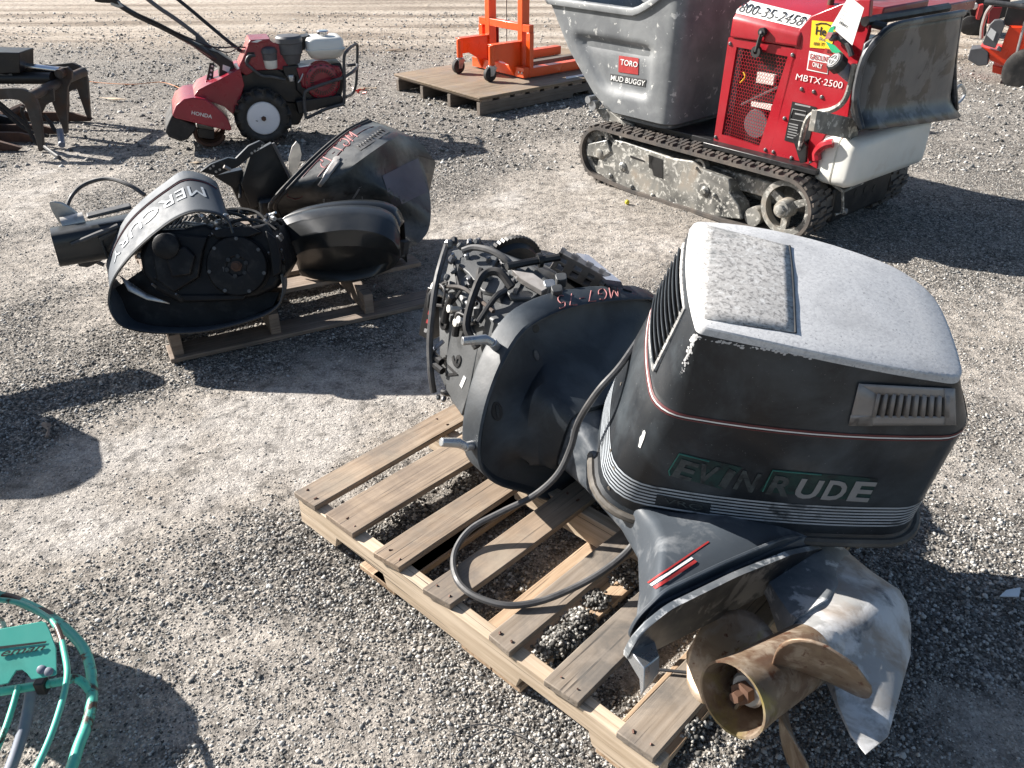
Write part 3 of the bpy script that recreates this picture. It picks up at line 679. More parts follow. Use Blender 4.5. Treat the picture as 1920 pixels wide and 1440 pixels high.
# head covers on the upper face, cast with ribs
plate('cylinder_head', [(872, 478), (906, 470), (938, 486), (925, 512), (948, 528), (938, 560), (905, 552), (880, 520), (862, 505)], m_block, .0, .016, .004)
plate('cylinder_head', [(930, 484), (992, 506), (1030, 545), (1000, 566), (960, 566), (936, 535), (955, 515)], m_block, .0, .014, .004)
plate('head_rib', [(884, 512), (898, 520), (868, 545), (862, 534)], m_block, .0, .010); plate('head_rib', [(950, 520), (960, 524), (940, 570), (930, 566)], m_block, .0, .022); plate('head_rib', [(975, 530), (984, 534), (972, 562), (963, 560)], m_block, .0, .022)
for a, b in ((919, 497), (946, 496), (966, 515), (994, 536), (965, 539), (884, 535), (857, 538), (885, 463), (900, 462)):
    peg('head_bolt', a, b, [(0, .013), (.012, .013), (.012, .010), (.028, .009), (.030, .006)], m_bolt, 6)
for a, b in ((879, 492), (922, 530), (852, 490)):
    peg('spark_plug', a, b, [(0, .011), (.014, .011), (.014, .008), (.03, .008), (.032, .004)], m_zinc)
# exhaust cover on the front face with the cast V6
plate('exhaust_cover', [(850, 592), (872, 585), (905, 640), (885, 740), (872, 780), (842, 730), (842, 690)], m_block, .0, .012, .004)
peg('cover_boss', 836, 606, [(0, .022), (.010, .022), (.012, .012), (.004, .011)], m_black, 14)
qtext('cast_lettering', 'V', SB, [(864, 712), (866, 692), (846, 684), (842, 704)], m_black, mot, off=.013, offset=.02, extr=.002); qtext('cast_lettering', '6', SB, [(868, 690), (873, 668), (856, 662), (852, 684)], m_black, mot, off=.013, offset=.02, extr=.002)
plate('label', [(869, 722), (877, 704), (881, 709), (873, 728)], m_whitep, .012, .0135, 0)
# ignition coils, terminals and leads along the ridge
for (a, b), (c_, d_) in (((822, 552), (838, 540)), ((872, 598), (888, 584)), ((852, 574), (864, 562))):
    p, n_ = SB.hit(c_, d_) if SB.hit(c_, d_)[0] is not None else SB.hit(866, 570)
    q, n2 = SB.hit(a+4, b+10)
    if p is None or q is None: continue
    mb = MB(); mb.tube([p+n_*.03, q+n2*.035, q+n2*.03+V(-.01, -.01, -.035)], .012, 8); mb.build('ignition_coil', m_black, mot, bevel=.002)
for a, b in ((842, 558), (834, 546), (866, 580), (885, 600), (823, 545), (878, 606)):
    peg('terminal', a, b, [(0, .009), (.034, .009), (.036, .012), (.046, .012), (.048, .006)], m_tank if (a % 2 == 0) else m_whitep, 8)
for P in ([(826, 572), (846, 574), (862, 566), (868, 556)], [(862, 610), (885, 612), (905, 604)], [(868, 600), (880, 585), (898, 580)], [(838, 560), (836, 545), (846, 535), (856, 540)], [(905, 560), (906, 585), (908, 605)], [(855, 500), (860, 530), (866, 552)]):
    q = []
    for a, b in P:
        p, n_ = SB.hit(a, b)
        if p is not None: q.append(p+n_*.022)
    if len(q) > 1: mb = MB(); mb.tube(curve_pts(q, 5), .0055, 6); mb.build('lead', m_rubber, mot)
for (a, b), (c_, d_) in (((852, 462), (857, 495)), ((905, 525), (903, 552))):      # elbow plug caps
    p, n_ = SB.hit(a+2, b+6); q, n2 = SB.hit(c_, d_)
    if p is not None and q is not None: mb = MB(); mb.tube(curve_pts([p+n_*.012, p+n_*.045, q+n2*.04], 5), [.012]*6+[.011]*5, 8); mb.build('plug_cap', m_rubber, mot)
fly = MF.sub((-.10, .10, 1.40), (1, 0, 0), (0, 1, 0)); fc_ = gp(950, 528, .50)
fly.O = np.array(fc_)+V(.0, .05, 0)
mb = MB(fly); N_ = 120
ring = lambda r0, z: [V((r0+(.005 if (k % 2) else 0))*math.cos(2*math.pi*k/N_), (r0+(.005 if (k % 2) else 0))*math.sin(2*math.pi*k/N_), z) for k in range(N_)]
mb.loft([ring(.135, -.012), ring(.135, .006)]); mb.lathe((0, 0, 0), (0, 0, 1), [(.0, .12), (.03, .11), (.04, .08), (.05, .03)], 40); mb.lathe((0, 0, 0), (0, 0, -1), [(.012, .12), (.03, .11), (.04, .04)], 40)
mb.build('flywheel', m_black, mot, smooth=30)
# dark power pack box with coloured print at the left end
mb = MB(); p4 = [gp(801, 538, .52), gp(822, 545, .52), gp(806, 640, .34), (gp(784, 628, .34))]
mb.prism(p4, V(.03, .05, -.01)); mb.build('power_pack', m_black, mot, bevel=.004)
SPK = Surf(mb)
for k, (cx, cy, cm) in enumerate(((812, 551, m_yellow), (809, 569, m_yellow), (806, 587, m_redp), (803, 603, m_redp), (799, 620, m_greytxt))):
    mb = MB(); patch(mb, SPK, [(cx-2, cy-5), (cx+3, cy-3), (cx+1, cy+4), (cx-4, cy+2)], 2, 1)
    if mb.v: mb.build('printed_mark', cm, mot)
def ptube(name, P, r, m, par=None, n=5):
    """P: (px, py, height z)"""
    par = par or mot
    return MB().tube(curve_pts([gp(a, b, z) for a, b, z in P], n), r, 8).build(name, m, par)
def stube(name, P, r, m, n=5):
    """P: (px, py, clearance above the block)"""
    q = []
    for a, b, h in P:
        p, n_ = SB.hit(a, b)
        if p is not None: q.append(p+n_*h)
    if len(q) > 1: return MB().tube(curve_pts(q, n), r, 8).build(name, m, mot)
ptube('fuel_pipe', [(838, 458, .62), (828, 490, .60), (818, 530, .56), (811, 580, .49), (806, 640, .40), (808, 700, .31), (813, 735, .25)], .0105, m_hose)
ptube('hose', [(868, 470, .63), (890, 464, .645), (920, 470, .65), (945, 484, .64), (962, 500, .62)], .0105, m_hose)
stube('hose', [(912, 652, .03), (903, 610, .05), (906, 570, .07), (925, 550, .075), (948, 548, .07), (965, 560, .04)], .0125, m_rubber)
stube('hose', [(920, 605, .04), (935, 585, .05), (955, 570, .05)], .009, m_black)
stube('wire', [(840, 545, .03), (868, 556, .035), (895, 572, .035), (930, 600, .03)], .006, m_brown)
stube('wire', [(835, 560, .03), (850, 545, .05), (858, 556, .045), (846, 575, .03)], .0035, m_hose)
stube('wire', [(868, 605, .03), (886, 588, .05), (900, 594, .045)], .0035, m_hose)
for a, b in ((820, 665), (822, 682)):
    stube('connector', [(a-4+8, b-8, .028), (a+10, b+2, .03), (a+20, b+14, .022)], .012, m_black, 3)
stube('wire', [(826, 655, .02), (836, 650, .03), (842, 640, .02)], .007, m_pipe)
ptube('hose', [(848, 735, .25), (840, 738, .25), (830, 735, .24)], .009, m_black)
rnd2 = random.Random(11)
for a, b, z, s_ in ((842, 458, .625, .03), (852, 452, .63, .026), (864, 462, .63, .024), (880, 456, .64, .022), (894, 455, .64, .026), (846, 488, .60, .024), (850, 508, .59, .02), (838, 520, .58, .02), (905, 745, .3, .02), (832, 748, .24, .018), (822, 745, .24, .016)):
    c = gp(a, b, z); mb = MB(); mb.lathe(c, (rnd2.uniform(-1, 1), rnd2.uniform(-1, 1), .6), [(-s_*.5, s_*.3), (-s_*.2, s_*.45), (s_*.3, s_*.45), (s_*.5, s_*.25)], 7); mb.build('fitting', rnd2.choice([m_black, m_bolt, m_block]), mot, smooth=20)
# electrical bracket beside the block, far side
e0, e1, e2, e3 = gp(1048, 472, .66), gp(1140, 522, .60), gp(1122, 552, .50), gp(1030, 503, .56)
n_ = unit(np.cross(e1-e0, e3-e0))
def bil(u, v): return (e0*(1-u)+e1*u)*(1-v)+(e3*(1-u)+e2*u)*v
us = [0, .10, .22, .38, .52, .66, .78, .90, 1]
mb = MB()
for i in range(8):
    if i % 2 == 0: mb.prism([bil(us[i], 0), bil(us[i+1], 0), bil(us[i+1], 1), bil(us[i], 1)], n_*.02, WF)
for v0, v1 in ((0, .22), (.42, .55), (.85, 1)): mb.prism([bil(0, v0), bil(1, v0), bil(1, v1), bil(0, v1)], n_*.016, WF)
mb.build('electrical_bracket', m_alu, mot, bevel=.002)
mb = MB(); mb.prism([gp(1080, 474, .63), gp(1104, 478, .63), gp(1165, 528, .60), gp(1136, 524, .60)], V(.01, .02, -.03), WF); mb.build('bracket_plate', m_pipe, mot)
mb = MB(); mb.prism([p+V(.03, .075, -.06) for p in (bil(-.05, -.05), bil(1.02, -.05), bil(1.0, 1.1), bil(-.03, 1.1))], V(.005, .015, -.02)); mb.build('bracket_backing', m_black, mot)
ptube('steering_rod', [(950, 500, .63), (1000, 490, .63), (1050, 482, .64)], .012, m_black)
mb = MB(); mb.lathe(gp(1012, 488, .63), unit(gp(1050, 484, .63)-gp(960, 500, .62)), [(-.006, .022), (.006, .022)], 14); mb.build('collar', m_black, mot)
mb = MB(); mb.prism([gp(960, 506, .635), (gp(1000, 512, .635)), gp(1034, 536, .62), gp(1016, 546, .61), gp(975, 522, .62)], V(0, .01, -.02), WF); mb.build('bracket_arm', m_alu, mot, bevel=.002)
for a, b, sx in ((1030, 530, .05), (1052, 518, .035), (1044, 540, .03)): mb = MB(); mb.prism(rpoly([gp(a-12, b-6, .63), gp(a+10, b-8, .63), gp(a+12, b+6, .62), gp(a-8, b+8, .62)], .01, 2), V(0, .01, -.03)); mb.build('relay', m_zinc if sx > .04 else m_block, mot, bevel=.002)

# propeller: hub, three cupped blades, nut
prp = MB(MF); prp.lathe((0, 0, 0), (1, 0, 0), [(.105, .050), (.11, .061), (.2, .065), (.30, .069), (.345, .0735), (.356, .0745), (.356, .0695), (.30, .062), (.2, .058)], 40, MF, True, False)
propeller = prp.build('propeller', m_prop, mot, smooth=50)
mb = MB(MF); mb.lathe((0, 0, 0), (1, 0, 0), [(.17, .058), (.19, .03), (.2, .024), (.31, .022)], 24); mb.build('hub_core', m_propin, propeller)
for a in (1.0, 3.1, 5.2):
    c, s_ = math.cos(a), math.sin(a); mb = MB(MF); mb.prism([V(.2, .02*c-.003*s_, .02*s_+.003*c), V(.2, .02*c+.003*s_, .02*s_-.003*c), V(.2, .06*c+.003*s_, .06*s_-.003*c), V(.2, .06*c-.003*s_, .06*s_+.003*c)], (.11, 0, 0)); mb.build('hub_rib', m_prop, propeller)
mb = MB(MF); mb.lathe((0, 0, 0), (1, 0, 0), [(.300, .034), (.308, .035), (.314, .030)], 20); mb.build('thrust_washer', m_zinc, propeller)
mb = MB(MF); mb.lathe((0, 0, 0), (1, 0, 0), [(.312, .022), (.332, .022), (.334, .012), (.350, .011)], 6); mb.build('prop_nut', m_propin, propeller, smooth=20)
def blade(th0, sgn=1, R0=.058, R1=.205, pitch=.075, xc=.215):
    rings = []; nr, ns = 12, 12
    for i in range(nr+1):
        t = i/nr; r = R0+(R1-R0)*t
        w = (.62+.42*math.sin(t*2.3))*(1-t**5)**.5*.98 if t < 1 else .02
        w = max(w, .03)
        row = []
        for j in range(ns+1):
            s_ = j/ns*2-1; th = th0+s_*w*.62/(.55+.7*t)*.9+.12*t
            row.append(V(xc+sgn*pitch*s_*w*.95/(.7+.5*t)+.03*t*t, r*math.cos(th), r*math.sin(th)))
        rings.append(row)
    vs = [p for r_ in rings for p in r_]; W = ns+1
    return MB(MF).add(vs, [(i*W+j, i*W+j+1, (i+1)*W+j+1, (i+1)*W+j) for i in range(nr) for j in range(ns)])
def ang_of(px, py):
    l = MF.on(px, py, 0, .215); return math.atan2(l[2], l[1])
PBA = ang_of(1300, 1215)
for k in range(3):
    blade((2.05, 3.85, -.72)[k], BLSGN).build('blade', m_prop, propeller, smooth=60, thick=.005)

# long black cable from the motor, looping over the boards
CBL = [(1195, 640, .62), (1160, 690, .60), (1120, 735, .55), (1085, 790, .45), (1070, 840, .37), (1045, 890, .30), (1000, 930, .24), (940, 960, .20), (885, 990, .17), (857, 1025, .15), (850, 1060, .145), (862, 1095, .142), (895, 1120, .14), (950, 1135, .14), (1010, 1128, .145), (1070, 1105, .16), (1125, 1075, .19), (1170, 1040, .22), (1198, 1005, .26), (1212, 975, .30)]
ptube('cable', CBL, .0085, m_hose, n=6)

# ------------------------------------------------------------------ white topped engine cowl standing over the motor
CF = eul((.59, 1.679, .341), .209, .02, -.121)
cowl = thing('engine_cowl', CF.w((0, 0, 0)), 'dark navy outboard engine cowl with chalky white top and teal EVINRUDE lettering', 'engine cowl')
CH1 = .359
def zt(x): 
    t = min(1, max(0, (x+.205)/.52)); return .573-.098*t**1.5
def cring(x0, x1, hl, hr, z, rl, rr, bul=.026, bx=.022):
    P = rpoly([(x0, -hl), (x1, -hr), (x1, hr), (x0, hl)], [rl, rr, rr, rl] if not hasattr(rr, '__len__') else [rl, rr[0], rr[1], rl], 6, 8); out = []
    xm, xh = (x0+x1)/2, (x1-x0)/2
    for p in P:
        b = bul*max(0, 1-((p[0]-xm)/xh)**2)*(1 if p[1] > 0 else -1)*min(1, abs(p[1])/min(hl, hr))
        ex = bx*max(0, 1-(p[1]/max(hl, hr))**2)*(1 if p[0] > xm else -1)*min(1, abs(p[0]-xm)/xh)**6
        out.append(V(p[0]+ex, p[1]+b, z(p[0]) if callable(z) else z))
    return out
RG = [cring(-.36, .362, .2115, .2115, 0, .11, .08), cring(-.366, .367, .215, .215, .012, .11, .08), cring(-.352, .355, .206, .206, .03, .10, .07),
      cring(-.344, .352, .2055, .2055, .07, .09, .065), cring(-.305, .356, .204, .204, .22, .075, .06), cring(-.263, .360, .2, .2, CH1-.006, .06, .055), cring(-.259, .360, .1985, .1985, CH1, .06, .055), cring(-.256, .356, .1965, .1965, CH1+.006, .06, .055)]
top0 = cring(-.205, .315, .186, .166, lambda x: zt(x)-.002, .014, (.03, .10), .026, .015)
top1 = cring(-.203, .3135, .184, .164, lambda x: zt(x)+.001, .014, (.03, .10), .026, .015)
top2 = cring(-.197, .307, .178, .158, lambda x: zt(x)+.003, .014, (.03, .10), .026, .015)
cen = V(.05, 0, 0)
def inner(s_): return [V(cen[0]+(p[0]-cen[0])*s_, p[1]*s_, zt(cen[0]+(p[0]-cen[0])*s_)+.003+.010*(1-s_*s_)) for p in top2]
mb = MB(CF); topw = [V(p[0]-.006 if p[0] < -.1 else p[0], p[1]*1.0, p[2]-.013) for p in top0]
topw = [V(p[0], p[1]+(.0016 if p[1] > 0 else -.0016), p[2]) for p in topw]
mb.loft(RG+[topw], False, False)
nb = len(mb.f); mb.cur = 1
mb.loft([topw, top0, top1, top2, inner(.8), inner(.6), inner(.4), inner(.2), inner(.06)], False, True)
mb.cur = 0; mb.loft([RG[0], [V(p[0]*.93, p[1]*.9, .0) for p in RG[0]], [V(p[0]*.92, p[1]*.89, .06) for p in RG[0]]], False, False)
shell = mb; mb.build('shell', [m_cowl, m_white], cowl, smooth=26)
SC_ = Surf(shell)
mb = MB(CF); mb.tube(RG[1][::1], .011, 8, True); mb.build('rim_seal', m_seal, cowl)
# plaque on the top, its recess shadow drawn in as dark edge strips
PQ = [(1290, 428), (1336, 424), (1487, 462), (1492, 625), (1305, 596), (1283, 500)]
mb = MB(); patch(mb, SC_, [(1306, 596), (1491, 625), (1480, 462), (1322, 422)], 10, 8, .0012); mb.build('plaque', m_plate, cowl, thick=.0012)
mb = MB(); E_ = [(1306, 596), (1400, 611), (1491, 625), (1489, 570), (1486, 515), (1480, 462)]
mb.tube(SC_.pts(E_[2:], .0008), .0030, 6); mb.build('plaque_edge_shade', m_blackp, cowl)
mb = MB(); mb.tube(SC_.pts(E_[:3], .0004), .0016, 6); mb.build('plaque_edge_shade', m_hose, cowl)
# grille in the end face, with slats
def endpt(v, w, off=.004):   # v: across (-1..1), w: 0 at the stripe, 1 at the top edge
    y = v*.15; x = -.256+.051*w-(.022-.006*w)*max(0, 1-(y/.19)**2); z = CH1+.006+(.555-CH1-.006)*w; return V(x, y, z)+unit(V(-.97, 0, .24))*off
def egrid(mb, f, nu, nv):
    P = [f(u/nu, v/nv) for v in range(nv+1) for u in range(nu+1)]; W = nu+1
    return mb.add(P, [(v*W+u, v*W+u+1, (v+1)*W+u+1, (v+1)*W+u) for v in range(nv) for u in range(nu)])
VL = lambda w: -.72+.14*w
mb = MB(CF); egrid(mb, lambda u, v: endpt(VL(.12+.76*v)+(.92-VL(.12+.76*v))*u, .12+.76*v, .004), 10, 4); gr = mb.build('grille', m_blackp, cowl, thick=.002)
for k in range(8):
    w = .15+.70*k/7; mb = MB(CF); egrid(mb, lambda u, v: endpt(VL(w)+(.91-VL(w))*u, w+.030*v, .006+.010*v), 10, 1); mb.build('slat', m_hull, gr, thick=.0015)
EDG = [endpt(VL(.08)+(.95-VL(.08))*u, .08, .005) for u in np.linspace(0, 1, 9)]+[endpt(.95, w, .005) for w in np.linspace(.1, .92, 5)]+[endpt(VL(.92)+(.95-VL(.92))*u, .92, .005) for u in np.linspace(1, 0, 9)]
mb = MB(CF); mb.tube(EDG, .006, 6, True); mb.build('grille_frame', m_plate, gr)
# pinstripes round the waist
def band(name, m, z0, z1, off=.0016, i0=0, i1=None, parent=None):
    def ringz(z):
        zs = [r[0][2] for r in RG]
        for k in range(len(RG)-1):
            if zs[k] <= z <= zs[k+1]:
                t = (z-zs[k])/(zs[k+1]-zs[k]); return [RG[k][i]*(1-t)+RG[k+1][i]*t for i in range(len(RG[0]))]
    a, b = ringz(z0), ringz(z1); n = len(a); c = V(.0, 0, 0); P, Q = [], []
    idx = [(i0+k) % n for k in range((i1-i0) if i1 else n+1)]
    for i in idx:
        o = unit((a[(i+1) % n]-a[i-1])[[1, 0, 2]]*V(1, -1, 0)); o[2] = 0
        P.append(a[i]+o*off); Q.append(b[i]+o*off)
    mb = MB(CF); N = len(P); mb.add(P+Q, [(k, k+1, N+k+1, N+k) for k in range(N-1)]); return mb.build(name, m, cowl)
band('pinstripe', m_redline, CH1-.0055, CH1-.001, .0022); band('pinstripe', m_whitep, CH1-.0105, CH1-.0068); band('pinstripe', m_redline, CH1-.016, CH1-.0125)
for k in range(7): band('side_stripe', m_stripe, .062+.0105*k, .0675+.0105*k, .0016)
# badge between the stripes
mb = MB(); patch(mb, SC_, [(1228, 944), (1330, 962), (1333, 944), (1232, 925)], 6, 2, .0028); mb.build('badge', m_cowl, cowl)
qtext('badge_lettering', 'VRO', SC_, [(1244, 941), (1318, 955), (1320, 945), (1246, 930)], m_dimtxt, cowl, off=.0034)
# maker's name along the side: some letters scuffed away
def ital(s, x0, x1, yb0, yb1, h, m, off, bold=.03, name='lettering', sl=19):
    qtext(name, s, SC_, [(x0, yb0), (x1-sl, yb1), (x1, yb1-h), (x0+sl, yb0-h)], m, cowl, offset=bold, off=off)
for q in ([(1253, 889), (1352, 916), (1392, 876), (1274, 848)], [(1424, 920), (1628, 940), (1646, 897), (1449, 879)]):
    mb = MB(); patch(mb, SC_, q, 14, 5, .0014); mb.build('lettering_backing', m_tealtxt, cowl)
for P in ([(1256, 890), (1254, 882), (1274, 850), (1330, 864)], [(1430, 920), (1449, 881), (1540, 889)]):
    mb = MB(); mb.tube(SC_.pts(P, .002), .0018, 5); mb.build('lettering_outline', m_tealedge, cowl)
ital('E', 1262, 1311, 890, 899, 31, m_dimtxt, .0024); ital('V', 1300, 1350, 899, 906, 32, m_dimtxt, .0024); ital('I', 1350, 1378, 909, 913, 32, m_dimtxt, .0024, .03, 'lettering', 20)
ital('N', 1376, 1428, 914, 921, 34, m_dimtxt, .0014)
ital('R', 1437, 1492, 923, 928, 34, m_dimtxt, .0024); ital('U', 1487, 1545, 929, 933, 34, m_greytxt, .0024); ital('D', 1540, 1594, 933, 936, 35, m_greytxt, .0024); ital('E', 1589, 1643, 936, 938, 36, m_greytxt, .0024)
# vent plate with louvres on the upper side
vq = [(1590, 795), (1789, 795), (1787, 727), (1609, 717)]
def vp(u, v, off): 
    f = quadmap(SC_, vq, off); return f(u, v)
mb = MB(); 
for quad in ([(1590, 795), (1789, 795), (1788, 779), (1594, 776)], [(1606, 735), (1787, 744), (1787, 727), (1609, 717)], [(1590, 795), (1634, 796), (1643, 737), (1609, 717)], [(1770, 795), (1789, 795), (1787, 727), (1768, 726)]):
    patch(mb, SC_, quad, 5, 3, .0045)
vent = mb.build('vent', m_alu, cowl, thick=.002)
mb = MB(); patch(mb, SC_, [(1622, 786), (1774, 788), (1772, 738), (1632, 733)], 6, 3, .001); mb.build('vent_backing', m_blackp, vent)
for k in range(10):
    u = .20+.70*k/9; a, b = vp(u-.015, .22, .001), vp(u-.005, .80, .001); a2, b2 = vp(u+.028, .22, .010), vp(u+.034, .80, .010)
    mb = MB(); mb.add([a, a2, b2, b], [(0, 1, 2, 3)]); mb.build('louvre', m_alu, vent, thick=.0015)
# chips of white paint at the corners and a bright scrape
mb = MB()
pp = SC_.pts([(1197, 837), (1201, 840), (1204, 832), (1208, 822), (1211, 811), (1209, 806), (1206, 808), (1204, 815), (1200, 820), (1199, 829)], .001); mb.add(pp, [tuple(range(len(pp)))])
mb.build('paint_scrape', m_whitep, cowl)
mb = MB()
cr_ = random.Random(9)
for k in range(60):
    t = cr_.random(); x_, y_ = 1304-(1304-1278)*t+cr_.gauss(0, 2.2), 626+(700-626)*t+cr_.gauss(0, 2); w_ = (1-t*.7)*cr_.uniform(1.2, 3.6)
    pp = SC_.pts([(x_+w_*math.cos(a)*cr_.uniform(.6, 1.3), y_+w_*1.6*math.sin(a)*cr_.uniform(.6, 1.3)) for a in (0, 1.1, 2.2, 3.2, 4.3, 5.3)], .0006+.00002*k)
    if len(pp) == 6: mb.add(pp, [(0, 1, 2, 3, 4, 5)])
for k in range(150):
    t = cr_.random(); x_, y_ = 1306+(1795-1306)*t+cr_.gauss(0, 2), 630+75*t+18*t*(1-t)+abs(cr_.gauss(0, 2.5)); w_ = cr_.uniform(.8, 2.6)
    pp = SC_.pts([(x_+w_*1.8*math.cos(a)*cr_.uniform(.6, 1.3), y_+w_*math.sin(a)*cr_.uniform(.6, 1.3)) for a in (0, 1.1, 2.2, 3.2, 4.3, 5.3)], .0006+.00001*k)
    if len(pp) == 6 and max(np.linalg.norm(p-pp[0]) for p in pp) < .02: mb.add(pp, [(0, 1, 2, 3, 4, 5)])
tag(mb.build('paint_chips', m_white, cowl), kind='stuff')
mb = MB()
for px, py in ((1172, 668), (1146, 845), (1152, 878), (1142, 915), (1165, 720)): 
    p, n_ = SC_.hit(px, py)
    if p is not None: mb.lathe(p, n_, [(-.001, .005), (.002, .005)], 8)
tag(mb.build('rivets', m_seal, cowl), kind='stuff')

# ------------------------------------------------------------------ tracked dump buggy
BF = Fr(gp(1300, 400), az=-48.6)           # x to its rear, y across, z up
bug = thing('tracked_dump_buggy', BF.w((-.1, .45, 0)), 'red and grey tracked dump buggy marked MUD BUGGY with rubber tracks', 'dump buggy')
def hull_path(circs, n=10):
    pts = []
    for cx, cz, r in circs: pts += [(cx+r*math.cos(t), cz+r*math.sin(t)) for t in np.linspace(0, 2*math.pi, 40, endpoint=False)]
    pts = sorted(set(pts)); 
    def half(P):
        o = []
        for p in P:
            while len(o) > 1 and (o[-1][0]-o[-2][0])*(p[1]-o[-2][1])-(o[-1][1]-o[-2][1])*(p[0]-o[-2][0]) <= 0: o.pop()
            o.append(p)
        return o
    h = half(pts)[:-1]+half(pts[::-1])[:-1]
    L = [np.array(p) for p in h]; d = [np.linalg.norm(L[(i+1) % len(L)]-L[i]) for i in range(len(L))]; T = sum(d); out = []; N = int(T/.021)
    for k in range(N):
        s = T*k/N; i = 0
        while s > d[i]: s -= d[i]; i += 1
        out.append(L[i]+(L[(i+1) % len(L)]-L[i])*s/d[i])
    return out
TW = .19
def track(y0, near=True):
    C = [(-.745, .175, .15), (-.50, .06, .055), (.36, .06, .055), (.535, .165, .158), (-.1, .262, .045)]
    P = hull_path(C); n = len(P)
    nrm = []
    for i in range(n):
        t = unit(P[(i+1) % n]-P[i-1]); nrm.append(V(t[1], -t[0]))
    mb = MB(BF); rings = []
    for i in range(n):
        p, q = P[i], nrm[i]; a = p-q*.012; b = p+q*.006
        rings.append([V(a[0], y0, a[1]), V(b[0], y0, b[1]), V(b[0], y0+TW, b[1]), V(a[0], y0+TW, a[1])])
    mb.loft(rings+[rings[0]], False, False)
    for i in range(0, n-1, 2):                                # moulded lugs, staggered chevrons
        p, q = P[i], nrm[i]; t = V(-q[1], q[0])
        for k in range(3):
            ya, yb = y0+.004+k*.062, y0+.004+k*.062+.055; s = .008 if (i//2+k) % 2 else -.004
            o = p+q*.006+t*s; c = [V(o[0]+t[0]*a, yy_, o[1]+t[1]*a) for a, yy_ in ((-.011, ya), (.008, ya), (.014, yb), (-.005, yb))]
            mb.prism(c, V(q[0], 0, q[1])*.013)
    return mb.build('track_belt', m_track, bug, smooth=30)
track(0); track(.80)
def wheel(c, r, y0, th, name, spokes=5, inner=.72, m=m_steel):
    mb = MB(BF); n = 36
    R = lambda rr, y: [V(c[0]+rr*math.cos(2*math.pi*k/n), y, c[1]+rr*math.sin(2*math.pi*k/n)) for k in range(n)]
    mb.loft([R(r, y0+th), R(r, y0), R(r*inner, y0), R(r*inner, y0+th), R(r, y0+th)], False, False); w = mb.build(name, m, bug, smooth=35)
    for k in range(spokes):
        a = 2*math.pi*k/spokes+.5; mb = MB(BF); d = V(math.cos(a), 0, math.sin(a)); e = V(-d[2], 0, d[0]); o = V(c[0], y0+.015, c[1])
        mb.prism([o+d*r*.2-e*r*.14, o+d*r*.2+e*r*.14, o+d*r*inner*1.02+e*r*.11, o+d*r*inner*1.02-e*r*.11], (0, .03, 0)); mb.build('spoke', m, w)
    mb = MB(BF); mb.lathe((c[0], y0-.012, c[1]), (0, 1, 0), [(-.02, r*.13), (-.015, r*.2), (.0, r*.22), (.004, r*.34), (.05, r*.36)], 18); mb.build('wheel_hub', m, w)
    return w
wheel((-.745, .175), .135, .035, .05, 'idler_wheel', 4, .74); spk = wheel((.535, .165), .142, .03, .05, 'drive_sprocket', 3, .80)
mb = MB(BF); mb.lathe((.535, .0, .165), (0, 1, 0), [(-.035, .018), (-.03, .028), (-.01, .03), (-.008, .042), (.03, .05)], 14); mb.build('sprocket_cap', m_steel, spk)
wheel((-.03, .245), .045, .04, .04, 'carrier_roller', 3, .7)
for x in (-.45, -.24, -.03, .18, .35):
    mb = MB(BF); mb.lathe((x, .04, .065), (0, 1, 0), [(0, .05), (.1, .05)], 16); mb.build('track_roller', m_steel, bug)
# side plate of the undercarriage with its cut-outs
pts = [(1152, 262), (1172, 266), (1262, 297), (1300, 302), (1312, 315), (1366, 336), (1369, 350), (1368, 362), (1385, 385), (1390, 412), (1300, 404), (1156, 354), (1118, 320), (1121, 300), (1140, 288)]
mb = MB(BF); mb.slab(pts, 1, .022, .10); fr_ = mb; sp_ = mb.build('undercarriage_plate', m_steel, bug, bevel=.008, seg=3)
SU = Surf(fr_)
for q in ([(1182, 291), (1209, 301), (1209, 304), (1182, 295)], [(1216, 290), (1243, 299), (1243, 335), (1226, 329)], [(1217, 290), (1226, 293), (1226, 318), (1217, 314)]):
    mb = MB(); patch(mb, SU, q, 2, 2, .0025); mb.build('slot', m_blackp, sp_)
for px, py, r in ((1322, 358, .030), (1168, 312, .028), (1145, 330, .018), (1224, 367, .016), (1265, 384, .016), (1340, 366, .014), (1185, 350, .014)):
    p, n_ = SU.hit(px, py)
    if p is not None: mb = MB(); mb.lathe(p, n_, [(-.004, r), (.006, r), (.012, r*.6), (.018, r*.45)], 10); mb.build('bolt_boss', m_steel, sp_)
mb = MB(BF); mb.slab([(1102, 270), (1138, 262), (1145, 285), (1128, 298), (1100, 292)], 1, .012, .06); mb.build('idler_yoke', m_steel, bug, bevel=.006)
mb = MB(BF); mb.b2((-.62, .10, .16), (.42, .19, .25)); mb.build('track_frame', m_steel, bug, bevel=.01)
mb = MB(BF); mb.b2((-.74, .20, .10), (.58, .78, .34)); mb.build('chassis', m_steel, bug, bevel=.01)
mb = MB(BF); mb.slab([(1118, 205), (1140, 205), (1160, 222), (1185, 232), (1190, 245), (1130, 225)], 1, .14, .10); mb.build('tub_support', m_steel, bug, bevel=.004)
mb = MB(BF); mb.b2((-.74, .16, .335), (-.05, .80, .37)); mb.build('tub_frame', m_black, bug, bevel=.005)
mb = MB(BF); mb.b2((-.05, .08, .345), (.64, .84, .372)); mb.build('deck_plate', m_black, bug, bevel=.004)
c = BF.on(1108, 186, 1, .12); mb = MB(BF); mb.cyl(c+V(0, -.03, 0), c+V(0, .7, 0), .022); mb.cyl(c+V(.03, -.02, -.03), c+V(.03, .02, -.03), .03); mb.build('tub_hinge', m_zinc, bug)

